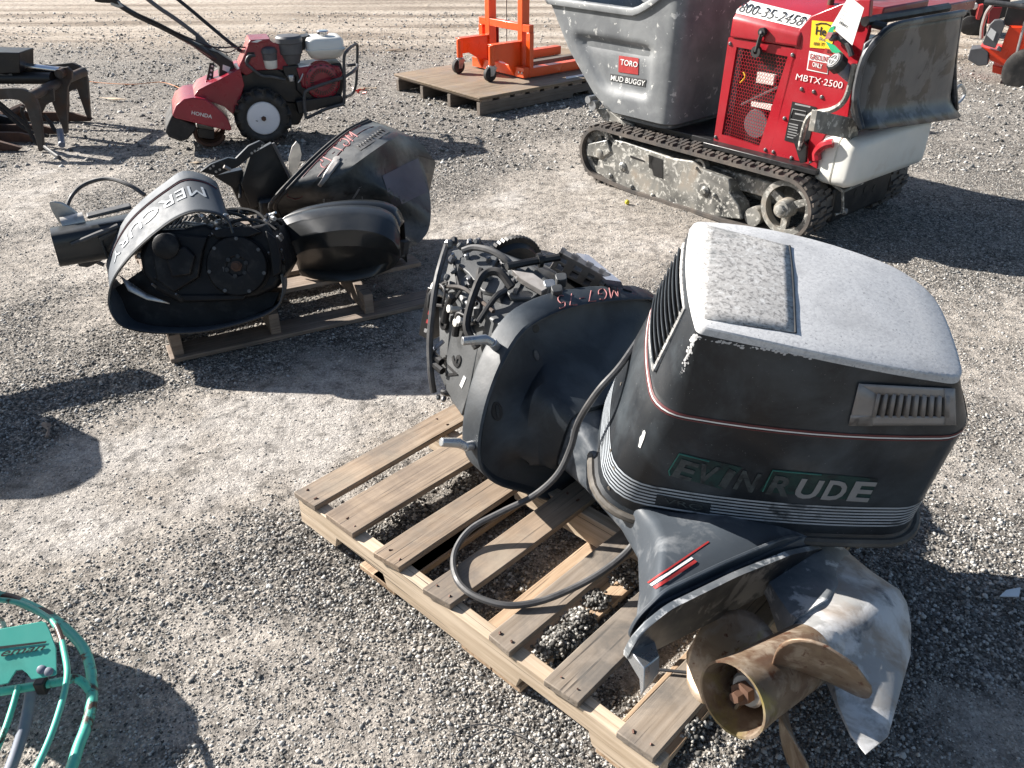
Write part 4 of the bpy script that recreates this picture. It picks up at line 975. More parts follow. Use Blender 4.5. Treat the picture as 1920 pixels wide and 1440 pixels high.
# the tub: one hollow moulding
def front_x(z): return np.interp(z, [.37, .40, .485, .713, .966, 1.15], [-.70, -.77, -.905, -1.135, -1.31, -1.42])
def tub_ring(z, ins=0, y0=.085, y1=.86, cut=None):
    x0, x1 = front_x(z)+ins, -.285-ins*.8-(.05 if z < .40 else 0)+.02*(z-.4)
    k = .05 if z < .40 else 0
    P = rpoly([(x0, y0+ins+k), (x1, y0+ins+k), (x1, y1-ins-k), (x0, y1-ins-k)], [.05, .10, .10, .05], 6, 22); out = []
    for p in P:
        zz = z
        if cut is not None: zz = z+cut*float(np.clip((p[0]+.62)/.28, 0, 1))**1.4
        y = p[1]
        if p[1] < y0+ins+.06 and ins == 0:                    # moulded recess in the side
            s = lambda a, b, v: float(np.clip((v-a)/(b-a), 0, 1))
            fx = front_x(zz); ms = s(fx+.10, fx+.17, p[0])*(1-s(-.50, -.44, p[0]))*s(.50, .56, zz)*(1-s(.77, .83, zz))
            y += .028*(ms*ms*(3-2*ms))
            ms2 = s(fx+.12, fx+.2, p[0])*(1-s(-.52, -.46, p[0]))*s(.73, .76, zz)*(1-s(.78, .81, zz)); y += .014*ms2
        out.append(V(p[0], y, zz))
    return out
zs = [.37, .385, .41, .45, .49, .51, .53, .55, .57, .60, .65, .70, .74, .76, .78, .80, .82, .84, .87, .90, .93]
mb = MB(BF)
mb.loft([tub_ring(z, 0) for z in zs]+[tub_ring(.945, 0, cut=.16), tub_ring(.95, -.018, cut=.165), tub_ring(.98, -.022, cut=.17), tub_ring(.99, -.012, cut=.17), tub_ring(.987, .02, cut=.17), tub_ring(.94, .03, cut=.14), tub_ring(.72, .035), tub_ring(.5, .04), tub_ring(.41, .08)], True, True)
tub = mb; mb.build('tub', m_tub, bug, smooth=60)
ST = Surf(tub)
mb = MB(); patch(mb, ST, [(1160, 135), (1197, 140), (1198, 109), (1161, 104)], 6, 5, .003); mb.build('badge', m_redp, bug)
qtext('badge_lettering', 'TORO', ST, [(1164, 121), (1196, 126), (1197, 116), (1165, 110)], m_whitep, bug, off=.0045, offset=.012)
mb = MB(); patch(mb, ST, [(1144, 151), (1210, 163), (1212, 149), (1145, 138)], 8, 3, .0025); mb.build('label_strip', m_hose, bug)
qtext('tub_lettering', 'MUD BUGGY', ST, [(1146, 150), (1209, 161), (1211, 151), (1147, 140)], m_whitep, bug, off=.004, offset=.008)

# red engine body
RY = .15
bodyq = [(1372, 28), (1498, 60), (1441, 289), (1339, 263)]
mb = MB(BF); mb.b2((.03, .20, .372), (.40, .80, .93)); mb.build('engine_bay', m_black, bug)
door = [(1366, 70), (1496, 91), (1442, 290), (1338, 263)]
gril = [(1381, 88), (1477, 106), (1423, 275), (1353, 252)]
D = [BF.on(a, b, 1, RY) for a, b in door]; G = [BF.on(a, b, 1, RY) for a, b in gril]
mb = MB(BF)
for k in range(4):
    j = (k+1) % 4; mb.prism([D[k], D[j], G[j], G[k]], (0, .02, 0))
mb.build('grille_door', m_red, bug)
def holes(mb, c4_, nu, nv, th, fill=.80):
    """perforated sheet between four corners: honeycomb of real holes"""
    a, b, c, d = c4_; f = lambda u, v: (a*(1-u)+b*u)*(1-v)+(d*(1-u)+c*u)*v
    for j in range(nv):
        for i in range(nu):
            u0 = (i+.5+(.5 if j % 2 else 0))/(nu+.5); v0 = (j+.5)/nv; du, dv = .5/(nu+.5), .5/nv
            hexo = [(0, 1.333), (1, .667), (1, -.667), (0, -1.333), (-1, -.667), (-1, .667)]
            o = [f(min(1, max(0, u0+du*x)), min(1, max(0, v0+dv*y))) for x, y in hexo]
            n = [f(u0+du*x*fill, v0+dv*y*fill) for x, y in hexo]
            mb.add(o+n, [(k, (k+1) % 6, 6+(k+1) % 6, 6+k) for k in range(6)])
    return mb
mb = MB(BF); holes(mb, [g+V(0, .006, 0) for g in (G[3], G[2], G[1], G[0])], 17, 28, .002, .88); mb.build('perforated_grille', m_red, bug, smooth=0)  # real holes
# what shows dimly through the grille
mb = MB(BF); mb.lathe((.20, .175, .50), (0, 1, 0), [(-.004, .07), (.01, .075), (.012, .04)], 20); mb.build('recoil_cover', m_greyplas, bug)
mb = MB(BF); mb.b2((.16, .165, .585), (.28, .187, .61)); mb.build('fan_bracket', m_tank, bug)
mb = MB(BF); mb.b2((.17, .165, .705), (.27, .187, .755)); mb.build('air_filter', m_tank, bug)
mb = MB(BF); mb.tube([(.1, .17, .58), (.30, .17, .70)], .008, 6); mb.build('strut', m_hose, bug)
# hood with its label
hs_ = [BF.on(1373, 30, 1, RY-.012), BF.on(1499, 61, 1, RY-.012), BF.on(1497, 90, 1, RY-.012), BF.on(1367, 70, 1, RY-.012)]
zt_ = .93
mb = MB(BF)
h0, h1, h2, h3 = hs_
r = [V(h3[0], RY-.012, h3[2]), V(h0[0], RY-.012, h0[2]-.01), V(h0[0]+.0, RY+.035, h0[2]+.045), V(h0[0], .45, h0[2]+.10), V(h0[0], .80, h0[2]+.10), V(h0[0], .80, h3[2])]
s_ = [V(h2[0], RY-.012, h2[2]), V(h1[0], RY-.012, h1[2]-.01), V(h1[0]+.03, RY+.035, h1[2]+.045), V(h1[0]+.05, .45, h1[2]+.10), V(h1[0]+.05, .80, h1[2]+.10), V(h1[0], .80, h2[2])]
mb.loft([r, s_]); hood = mb; mb.build('hood', m_red, bug, bevel=.012, seg=3)
SHd = Surf(hood)
mb = MB(); patch(mb, SHd, [(1380, 25), (1502, 54), (1521, 30), (1390, -2)], 8, 4, .003); mb.build('number_label', m_whitep, bug)
qtext('number_lettering', '800-35-2458', SHd, [(1384, 22), (1500, 50), (1514, 33), (1392, 4)], m_blackp, bug, off=.0045, shear=.1)
# rear body panel
rp = [(1497, 57), (1521, 30), (1575, 8), (1612, -2), (1632, 0), (1628, 60), (1600, 150), (1586, 250), (1560, 300), (1549, 330), (1502, 304), (1442, 290)]
mb = MB(BF); mb.slab(rp, 1, RY, .03); rpm = mb; mb.build('side_panel', m_red, bug, bevel=.004)
mb = MB(BF); mb.b2((.40, RY+.03, .372), (.70, .80, .90)); mb.build('rear_housing', m_dred, bug, bevel=.01)
mb = MB(BF)
for a, b in (((1620, 10), (1700, 22)), ((1700, 12), (1790, 18))):
    p = BF.on(*a, 0, .60); q = BF.on(*b, 0, .60); mb.b2((.50, p[1], p[2]-.05), (.70, q[1], p[2]))
mb.build('console', m_dred, bug, bevel=.008)
mb = MB(BF); mb.b2((.06, .55, .98), (.34, .72, 1.10)); mb.b2((.36, .50, 1.0), (.52, .78, 1.05)); mb.build('top_cover', m_dred, bug, bevel=.01)
mb = MB(BF); p = BF.on(1555, 20, 1, .42); mb.cyl(p, p+V(.0, 0, .2), .016); mb.build('exhaust_stack', m_rust, bug)
SR = Surf(rpm)
def sticker(name, q, m, par=None, nu=4, nv=4, off=.0025, S=None):
    mb = MB(); patch(mb, S or SR, q, nu, nv, off)
    return mb.build(name, m, par or bug) if mb.v else None
sticker('company_sticker', [(1519, 89), (1545, 91), (1568, 42), (1523, 38)], m_yellow); sticker('company_sticker_side', [(1545, 91), (1558, 92), (1572, 45), (1562, 42)], m_yellow)
qtext('sticker_lettering', 'He', SR, [(1530, 64), (1548, 67), (1551, 51), (1532, 48)], m_blackp, bug, off=.004, offset=.02)
qtext('sticker_lettering', 'Re', SR, [(1536, 75), (1547, 77), (1548, 70), (1538, 68)], m_greytxt, bug, off=.004)
qtext('sticker_lettering', '888 77', SR, [(1526, 84), (1546, 86), (1547, 80), (1527, 78)], m_blackp, bug, off=.004)
mb = MB(); mb.tube(SR.pts([(1530, 46), (1540, 43), (1550, 44), (1562, 50)], .004), .0028, 5); mb.build('sticker_arc', m_blackp, bug)
sticker('fuel_sticker', [(1513, 131), (1552, 139), (1556, 104), (1518, 95)], m_whitep)
sticker('fuel_sticker_field', [(1515, 129), (1551, 137), (1554, 119), (1518, 112)], m_redp, off=.0035)
qtext('sticker_lettering', 'GASOLINE', SR, [(1519, 110), (1554, 116), (1555, 106), (1520, 99)], m_redp, bug, off=.004, offset=.01)
qtext('sticker_lettering', 'ONLY', SR, [(1524, 124), (1542, 129), (1543, 120), (1525, 115)], m_whitep, bug, off=.0045, offset=.012)
sticker('danger_sticker', [(1543, 100), (1566, 108), (1572, 96), (1548, 90)], m_redp)
qtext('sticker_lettering', 'DA', SR, [(1551, 98), (1561, 101), (1563, 96), (1553, 92)], m_blackp, bug, off=.004)
qtext('model_lettering', 'MBTX·2500', SR, [(1492, 149), (1579, 166), (1582, 153), (1495, 137)], m_whitep, bug, off=.003, offset=-.006)
sticker('instruction_plate', [(1471, 263), (1515, 275), (1532, 201), (1486, 190)], m_black)
qtext('plate_lettering', 'SKYLINE ESCAPE', SR, [(1491, 196), (1525, 203), (1526, 198), (1492, 191)], m_whitep, bug, off=.004) if False else None
for k in range(6): sticker('print_line', [(1480-k*.8, 232+k*5), (1497-k*.8, 236+k*5), (1497.4-k*.8, 234+k*5), (1480.4-k*.8, 230+k*5)], m_greytxt, off=.0036)
mb = MB(); mb.tube(SR.pts([(1487, 204), (1512, 209), (1510, 228), (1483, 223)], .004), .0022, 5, True); mb.build('printed_border', m_greytxt, bug)
for k in range(2): sticker('print_line', [(1491, 196+k*18), (1520, 202+k*18), (1520.5, 199+k*18), (1491.5, 193+k*18)], m_greytxt, off=.0036)
mb = MB()
for px, py in ((1503, 167), (1526, 172), (1541, 182), (1471, 222), (1450, 285), (1484, 296), (1500, 308), (1520, 306), (1486, 103), (1369, 82), (1342, 257), (1435, 281)):
    p, n_ = SR.hit(px, py)
    if p is None: p, n_ = BF.w(BF.on(px, py, 1, RY)), -BF.Y
    mb.lathe(p, n_, [(-.002, .011), (.003, .010), (.008, .005)], 8)
tag(mb.build('panel_bolts', m_bolt, bug), kind='stuff')
# black rubber hood latch
mb = MB(BF); P = [BF.on(1429, 60, 1, RY-.028), BF.on(1424, 75, 1, RY-.028), BF.on(1418, 97, 1, RY-.024)]
mb.tube(P, .011, 8); mb.lathe(P[0], (0, 1, 0), [(-.008, .02), (.016, .02)], 12)
n = 16; R_ = lambda rr, y: [P[2]+V(rr*math.cos(2*math.pi*k/n), y, rr*math.sin(2*math.pi*k/n)) for k in range(n)]
mb.loft([R_(.027, -.008), R_(.012, -.008), R_(.012, .012), R_(.027, .012), R_(.027, -.008)], False, False); mb.build('hood_latch', m_rubber, bug)
mb = MB(BF); mb.lathe(P[0]+V(0, -.01, 0), (0, -1, 0), [(0, .008), (.006, .006)], 8); mb.build('latch_pin', m_zinc, bug)

# folded-up operator platform at the rear: curved black sheet on a tube frame
PX = .78
pq = [BF.on(a, b, 0, PX) for a, b in ((1600, 240), (1640, 52), (1812, 22), (1786, 215))]
b0, t0, t1, b1 = pq
def pl(u, v, d=0):   # u across, v up; the near edge curls back, the foot folds out
    p = (b0*(1-u)+b1*u)*(1-v)+(t0*(1-u)+t1*u)*v
    return p+V(d+.07*max(0, 1-v/.22)**2-.03*max(0, 1-u/.12)**2-.03*max(0, (u-.90)/.10)**2, 0, 0)
mb = MB(BF); nu, nv = 16, 14
vs = []
for v in range(nv+1):
    for u in range(nu+1):
        uu, vv = u/nu, v/nv
        cut = .16*max(0, 1-uu/.22)**2.2                       # rounded top left corner
        vs.append(pl(uu, vv*(1-cut)))
mb.add(vs, [(v*(nu+1)+u, v*(nu+1)+u+1, (v+1)*(nu+1)+u+1, (v+1)*(nu+1)+u) for v in range(nv) for u in range(nu)])
plat = mb.build('platform', m_panel, bug, thick=.012, smooth=50)
mb = MB(BF)
path = [pl(.0, 0, .0), pl(0, .3, .01), pl(0, .70, .01), pl(.06, .90, .01), pl(.16, .985, .01), pl(.4, 1, .01), pl(.8, 1, .01), pl(.97, .99, .01), pl(1.0, .93, .0), pl(1.0, .5, 0), pl(1, .05, 0)]
mb.tube(curve_pts(path, 4), .017, 8); mb.build('platform_rim', m_panel, plat)
mb = MB(BF); mb.tube([pl(.06, 1.03, -.07), pl(.95, 1.03, -.07)], .022, 8); mb.build('back_pad', m_black, plat)
mb = MB(BF); mb.slab([(1522, 205), (1600, 222), (1597, 262), (1515, 245)], 0, .72, .03); mb.build('platform_bracket', m_steel, bug, bevel=.003)
def btube(name, P, r, m, par=bug, n=5):   # (px, py, across)
    return MB(BF).tube(curve_pts([BF.on(a, b, 1, y) for a, b, y in P], n), r, 8).build(name, m, par)
btube('pivot_arm', [(1500, 280, .12), (1508, 240, .10), (1522, 215, .10), (1560, 206, .10), (1582, 190, .10), (1594, 160, .10), (1602, 120, .10)], .014, m_steel)
mb = MB(BF); mb.slab([(1486, 260), (1497, 250), (1512, 275), (1510, 305), (1500, 306)], 1, .11, .02); mb.build('arm_plate', m_black, bug, bevel=.002)
btube('lift_strap', [(1563, 68, .12), (1575, 72, .12), (1590, 85, .12), (1597, 105, .12)], .013, m_hose)
mb = MB(BF); c = BF.on(1562, 69, 1, .11); mb.lathe(c, (0, 1, 0), [(-.02, .012), (-.01, .020), (.02, .022)], 12); mb.build('strap_eye', m_bolt, bug)
# filler neck and black cap
c = BF.on(1567, 116, 1, .06); ax = unit(V(-.35, -.75, .55)); mb = MB(BF); n = 20
rg = lambda h, r0: [c+ax*h+r0*(1+.05*(k % 2))*(math.cos(2*math.pi*k/n)*unit(np.cross(ax, V(0, 0, 1)))+math.sin(2*math.pi*k/n)*unit(np.cross(ax, np.cross(ax, V(0, 0, 1))))) for k in range(n)]
mb.loft([rg(-.03, .042), rg(.008, .042), rg(.016, .034)]); cp_ = mb; fcap = mb.build('filler_cap', m_black, bug, smooth=25)
mb = MB(BF); k_ = [c+ax*.0185+.025*(math.cos(t)*unit(np.cross(ax, V(0, 0, 1)))+math.sin(t)*unit(np.cross(ax, np.cross(ax, V(0, 0, 1))))) for t in np.linspace(0, 2*math.pi, 20, endpoint=False)]
mb.tube(k_, .002, 5, True); mb.tube([k_[0], k_[10]], .0018, 5); mb.tube([k_[5], k_[15]], .0018, 5); mb.build('cap_symbol', m_whitep, fcap)
mb = MB(BF); mb.cyl(c-ax*.03, c-ax*.12, .032); mb.build('filler_neck', m_pipe, bug)
# control knob
mb = MB(BF); c = BF.on(1606, 38, 1, .16); mb.lathe(c, (-1, -.2, .1), [(-.02, .02), (-.01, .032), (.02, .034), (.03, .026)], 10); mb.tube([c, c+V(.12, .05, -.02)], .018, 8); mb.build('control_knob', m_black, bug)
# paper tags tied by the knob
def card(name, px, y, m, par=bug, th=.0015):
    mb = MB(BF); mb.slab(px, 1, y, th); return mb, mb.build(name, m, par)
mb, o_ = card('paper_tag', [(1592, -8), (1620, 15), (1598, 85), (1558, 50)], .085, m_whitep); SPp = Surf(mb)
for k in range(5): 
    q = [(1580-k*3.5, 18+k*7), (1588-k*3.5, 23+k*7), (1588-k*3.5, 24+k*7), (1580-k*3.5, 19+k*7)]; sticker('print_line', q, m_greytxt, o_, 1, 1, .0018, SPp)
qtext('tag_lettering', 'Herc', SPp, [(1574, 44), (1588, 52), (1591, 46), (1577, 38)], m_blackp, o_, off=.002)
mb, o2 = card('green_tag', [(1547, 77), (1565, 85), (1584, 104), (1560, 98)], .083, m_green)
mb, o3 = card('green_label', [(1556, 52), (1565, 48), (1562, 61), (1552, 60)], .082, m_green); mb, o4 = card('pink_label', [(1552, 60), (1562, 61), (1556, 72), (1546, 74)], .082, m_pinkch)
# white tank under the platform
def tank_ring(x, ins, y0=.10, y1=.90):
    zb, ztp = .305+ins, .54-ins; P = rpoly([(y0+ins, zb), (y1-ins, zb-.02), (y1-ins, ztp), (y0+ins+.02, ztp)], .05, 5); return [V(x, p[0], p[1]) for p in P]
mb = MB(BF); mb.loft([tank_ring(.60, .03), tank_ring(.62, .006), tank_ring(.66, 0), tank_ring(.70, .0), tank_ring(.703, .007), tank_ring(.708, .007), tank_ring(.711, 0), tank_ring(.77, .0), tank_ring(.80, .012), tank_ring(.812, .045)]); mb.build('tank', m_tank, bug, smooth=50)
btube('red_hose', [(1532, 300, .10), (1532, 285, .10), (1545, 272, .09), (1562, 268, .10)], .022, m_red)
mb = MB(BF); mb.slab([(1517, 308), (1532, 300), (1531, 316)], 1, .1, .04); mb.build('hose_bracket', m_red, bug)
# rear bumper and bits between the tracks
mb = MB(BF); mb.b2((.58, .20, .08), (.70, .79, .27)); mb.build('rear_bumper', m_black, bug, bevel=.02, seg=3)
for y, z in ((.42, .20), (.52, .20), (.62, .18)): mb = MB(BF); mb.lathe((.70, y, z), (1, 0, 0), [(-.004, .022), (.002, .022)], 14); mb.build('bumper_hole', m_blackp, bug)
mb = MB(BF); mb.lathe((.70, .31, .13), (1, 0, 0), [(0, .02), (.02, .018), (.026, .012)], 8); mb.build('drain_plug', m_alu, bug)
mb = MB(BF); mb.tube([(.66, .19, .30), (.73, .21, .26), (.73, .40, .265)], .008, 6); mb.tube([(.73, .21, .26), (.74, .24, .15), (.72, .2, .14)], .008, 6); mb.build('bumper_bracket', m_steel, bug)
# tie-down loop behind the far corner
c0 = BF.on(1790, 195, 0, .70); mb = MB(BF); mb.tube(curve_pts([BF.on(a, b, 0, .68) for a, b in ((1790, 170), (1802, 160), (1809, 175), (1800, 190), (1788, 198))], 4), .009, 7); mb.build('grab_loop', m_zinc, bug)
btube('yellow_wire', [(1394, 135, .17), (1397, 143, .165), (1393, 150, .165), (1388, 155, .17)], .004, m_yellow)

# ------------------------------------------------------------------ plywood topped pallet
QF = Fr(gp(900, 217)*V(1, 1, 0), az=40)
ply = thing('plywood_pallet', QF.w((.8, .6, 0)), 'timber pallet topped with a sheet of weathered plywood under the orange lift', 'pallet')
MB(QF).prism([V(-.012, -.012, .128), V(2.0, -.012, .128), V(2.0, 1.22, .128), V(-.012, 1.20, .128)], (0, 0, .012)).build('plywood_sheet', m_ply, ply, bevel=.002)
MB(QF).prism([V(-.004, -.004, .116), V(1.99, -.004, .116), V(1.99, 1.2, .116), V(-.004, 1.2, .116)], (0, 0, .0115)).build('plywood_sheet', m_ply, ply)
for y in (0, .39, .78, 1.15): notched(MB(QF), QF, 1.95, y, .04, .0, .096, ((1.0, 1.2),), .03).build('stringer', m_plyside, ply, bevel=.002)
for k, x in enumerate((.02, .20, .36, .52, .68, .84, 1.0, 1.16)): MB(QF).b2((x, .002, .0965), (x+.11, 1.18, .1155)).build('deck_board', m_wood3, ply)

# ------------------------------------------------------------------ orange hand lift
lift = thing('orange_lift', QF.w((.72, .62, .141)), 'bright orange hand operated lift with castors standing on the plywood pallet', 'hand lift')
Z0 = .1405
UX, U1, U2 = .78, .40, .84
mb = MB(QF)
def chan(x, y, z0, z1, s): return [((x-.028, y-.03, z0), (x+.05, y-.022, z1)), ((x-.028, y+.022, z0), (x+.05, y+.03, z1)), ((x-.028, y-.0215, z0), (x-.020, y+.0215, z1))]
for y in (U1, U2):
    mb = MB(QF); mb.prism([V(UX-.03, y-.03, Z0+.05), V(UX+.05, y-.03, Z0+.05), V(UX+.05, y-.022, Z0+.05), V(UX-.02, y-.022, Z0+.05), V(UX-.02, y+.022, Z0+.05), V(UX+.05, y+.022, Z0+.05), V(UX+.05, y+.03, Z0+.05), V(UX-.03, y+.03, Z0+.05)], (0, 0, 1.75))
    mb.build('mast_upright', m_orange, lift, bevel=.003)
mb = MB(QF); mb.b2((UX-.028, U1-.12, Z0+.36), (UX+.02, U2+.12, Z0+.42)); mb.build('cross_member', m_orange, lift, bevel=.004)
for y in (U1-.10, U2+.10): mb = MB(QF); mb.b2((UX-.026, y-.025, Z0+.08), (UX+.018, y+.025, Z0+.36)); mb.build('side_post', m_orange, lift, bevel=.003)
for y in (U1-.10, U2+.10):
    mb = MB(QF); mb.b2((UX-.04, y-.04, Z0+.012), (UX+.92, y+.04, Z0+.085)); mb.build('straddle_leg', m_orange, lift, bevel=.005)
mb = MB(QF); mb.b2((UX-.10, U1-.135, Z0+.0135), (UX-.042, U2+.135, Z0+.095)); mb.build('base_beam', m_orange, lift, bevel=.004)
for y in (U1, U2):
    mb = MB(QF); P = [(UX-.031, Z0+.28), (UX-.34, Z0+.28), (UX-.34, Z0+.16), (UX-.24, Z0+.16), (UX-.15, Z0+.11), (UX-.105, Z0+.02), (UX-.031, Z0+.02)]
    mb.prism([V(x, y-.012, z) for x, z in P], (0, .024, 0)); mb.b2((UX-.35, y-.035, Z0+.2805), (UX-.031, y+.035, Z0+.29)); mb.cyl((UX-.335, y, Z0+.13), (UX-.335, y, Z0+.28), .026); mb.build('rear_bracket', m_orange, lift, bevel=.003)
    mb = MB(QF); c = V(UX-.335-.02, y, Z0+.06); fk = mb
    fk.lathe((UX-.335, y, Z0+.125), (0, 0, 1), [(-.012, .035), (0, .035)], 16)
    for s_ in (-1, 1): fk.prism([V(UX-.37, y+s_*.026, Z0+.115), V(UX-.30, y+s_*.026, Z0+.115), V(UX-.338, y+s_*.026, Z0+.045), V(UX-.37, y+s_*.026, Z0+.045)], (0, .004*s_, 0))
    ca = fk.build('castor', m_zinc, lift, bevel=.001)
    mb = MB(QF); mb.lathe((UX-.355, y-.02, Z0+.06), (0, 1, 0), [(0, .045), (.004, .058), (.02, .0605), (.036, .058), (.04, .045)], 24); mb.build('castor_wheel', m_rubber, ca)
mb = MB(QF); mb.cyl((UX+.01, (U1+U2)/2, Z0+.1), (UX+.01, (U1+U2)/2, Z0+1.7), .004, n=6); mb.build('lift_cable', m_hose, lift)
for y in (U1+.02, U2-.02):
    mb = MB(QF); mb.b2((UX+.06, y-.02, Z0+.09), (UX+.07, y+.02, Z0+.40)); mb.build('carriage_post', m_dred, lift)
mb = MB(QF)
for y in (U1-.08, U1-.12): mb.bolt((UX-.105, y, Z0+.055), (-1, 0, 0), .009, .005)
tag(mb.build('bolts', m_zinc, lift), kind='stuff')
# loose timber lying on the plywood
tag(MB(QF).b2((1.05, .62, .141), (1.9, .70, .19)).build('timber', m_plyside, None, bevel=.002), 'dark squared timber lying on the plywood behind the orange lift', 'timber')
tag(MB(QF).prism([V(.98, .06, .1415), V(1.26, .05, .1415), V(1.24, .10, .1415), V(1.02, .11, .1415)], (0, 0, .006)).build('paper_scrap', m_whitep, None), 'flat pale scrap lying on the plywood beside the orange leg', 'scrap')

# ------------------------------------------------------------------ red rear tine tiller
TF = Fr(gp(497, 275), az=20)
til = thing('garden_tiller', TF.w((.1, .25, 0)), 'red garden tiller with white petrol tank, long handlebars and lugged tyres', 'tiller')
def tyre(y0, w, r):
    rm = MB(TF); rm.lathe((0.02, y0, r), (0, 1, 0), [(.0, .088), (.002, .105), (.012, .112), (.018, .104), (.022, .085), (.030, .06), (.030, .028), (.02, .026), (.018, .0)], 40, cap1=False)
    tb = MB(TF); n = 48
    prof = [(.012, .108), (-.004, .125), (-.006, .145), (.004, .165), (.02, .172), (w/2, .176), (w-.02, .172), (w-.004, .165), (w, .145), (w-.01, .11)]
    tb.lathe((0.02, y0, r), (0, 1, 0), prof, n)
    for k in range(14):                                    # chevron lugs
        a = 2*math.pi*k/14
        for s_ in (0, 1):
            a0 = a+(.22 if s_ else 0); ya, yb = (y0-.008, y0+w*.52) if not s_ else (y0+w+.008, y0+w*.48)
            q = []
            for yy_, da in ((ya, 0), (yb, .20)):
                for d in (0, .11): 
                    for rr in (.160, .190): q.append(V(.02+rr*math.cos(a0+da+d), yy_, r+rr*math.sin(a0+da+d)))
            # side wall drop of the lug
            tb.add(q, [(0, 1, 3, 2), (4, 6, 7, 5), (0, 4, 5, 1), (2, 3, 7, 6), (0, 2, 6, 4), (1, 5, 7, 3)])
            q2 = [V(.02+rr*math.cos(a0+d), ya+(.001 if not s_ else -.001)*0+dy, r+rr*math.sin(a0+d)) for dy in (0, .02 if not s_ else -.02) for d in (0, .09) for rr in (.135, .188)]
            tb.add(q2, [(0, 1, 3, 2), (4, 6, 7, 5), (0, 4, 5, 1), (2, 3, 7, 6), (0, 2, 6, 4), (1, 5, 7, 3)])
    w_ = tb.build('wheel', m_tyre, til, smooth=40); rm.build('rim', m_rim, w_, smooth=40)
    mb = MB(TF); mb.lathe((0.02, y0-.012, r), (0, 1, 0), [(0, .016), (.03, .02)], 6); mb.build('axle_nut', m_rust, w_)
    if y0 < .1:
        mb = MB(TF); mb.tube([(.012, y0+.008, r+.008), (-.02, y0+.006, r+.02), (-.045, y0+.006, r+.022)], .004, 6); mb.tube([(-.035, y0+.004, r-.01), (-.02, y0+.004, r-.014)], .005, 6); mb.build('valve', m_blackp, w_)
tyre(0, .10, .19); tyre(.36, .10, .19)
def slab(name, px, y, th, m, bev=.004, F=TF, par=til, sm=40): return MB(F).slab(px, 1, y, th).build(name, m, par, bevel=bev, smooth=sm)
# tine hood: rounded red cover
hq = [(323, 217), (330, 198), (345, 186), (362, 183), (385, 186), (402, 198), (418, 212), (428, 225), (435, 243), (430, 246), (380, 234), (330, 222)]
A = [TF.on(a, b, 1, .0) for a, b in hq]
mb = MB(TF); mb.loft([[p+V(0, 0, 0) for p in A], [p+V(0, .05, .0) for p in A], [p+V(0, .45, 0) for p in A]]); hd = mb; mb.build('tine_hood', m_tred, til, smooth=30, bevel=.006)
qtext('hood_lettering', 'HONDA', Surf(hd), [(359, 214), (397, 222), (398, 215), (360, 207)], m_whitep, til, off=.003, offset=.012)
slab('hood_top', [(362, 183), (372, 168), (388, 160), (410, 150), (432, 138), (450, 128), (458, 160), (448, 195), (437, 215), (420, 200), (400, 192)], .06, .34, m_tred)
slab('rear_flap', [(322, 216), (312, 238), (310, 248), (318, 258), (338, 266), (352, 262), (368, 243), (368, 236)], .03, .40, m_rubber, .01)
slab('tine_shaft_cover', [(371, 240), (402, 245), (402, 262), (372, 258)], .08, .26, m_black)
mb = MB(TF)
for k, y in enumerate((.09, .2, .31, .40)):
    c = TF.on(393, 248, 1, .1)
    t = np.linspace(2.6, 6.0, 12); mb2 = MB(TF); P = [V(c[0]+.095*math.cos(a+k*.5), y, c[2]+.085*math.sin(a+k*.5)) for a in t]; mb2.tube(P, [.014]*12, 6); mb2.build('tine', m_rust, til)
slab('depth_bar', [(393, 118), (402, 119), (399, 155), (386, 155)], .20, .02, m_black, 0)
mb = MB(TF)
for k in range(4): c = TF.on(398-k*1.5, 124+k*8, 1, .198); mb.lathe(c, (0, -1, 0), [(-.001, .007), (.001, .007)], 8)
tag(mb.build('bar_holes', m_whitep, til), kind='stuff')
slab('depth_socket', [(385, 152), (398, 150), (397, 163), (384, 163)], .17, .07, m_tred)
# handle stem and bars
slab('handle_stem', [(352, 80), (372, 86), (408, 98), (438, 118), (440, 128), (428, 162), (410, 152), (412, 125), (400, 116), (375, 98)], .16, .15, m_black, .006)
slab('warning_label', [(418, 121), (432, 126), (429, 136), (417, 131)], .157, .002, m_whitep, 0)
def ttube(name, P, r, m, n=5): return MB(TF).tube(curve_pts([TF.on(a, b, 1, y) for a, b, y in P], n), r, 8).build(name, m, til)
ttube('handlebar', [(405, 110, .17), (375, 90, .14), (340, 70, .10), (300, 49, .06), (255, 28, .02), (222, 8, -.01), (205, -4, -.02)], .017, m_black)
ttube('handlebar', [(452, 96, .34), (425, 75, .38), (395, 50, .42), (362, 22, .46), (330, -4, .5)], .013, m_black)
ttube('shift_rod', [(395, 92, .26), (372, 68, .27), (330, 36, .28), (300, 16, .29), (275, -3, .3)], .014, m_greyplas)
slab('shift_bracket', [(366, 66), (372, 66), (398, 88), (388, 88), (367, 78)], .24, .03, m_greyplas, .002)
ttube('grip', [(222, 8, -.01), (212, 0, -.015), (190, -2, -.02), (178, -4, -.02)], .021, m_rubber)
slab('throttle_clamp', [(205, 0), (222, 2), (232, 13), (222, 15), (208, 10)], -.03, .05, m_zinc, .003)
ttube('cable', [(240, 18, .0), (290, 40, .03), (340, 65, .08), (400, 88, .16), (440, 88, .2), (480, 90, .2)], .005, m_black)
ttube('cable', [(452, 86, .18), (430, 98, .16), (410, 94, .15), (395, 86, .16)], .004, m_black)
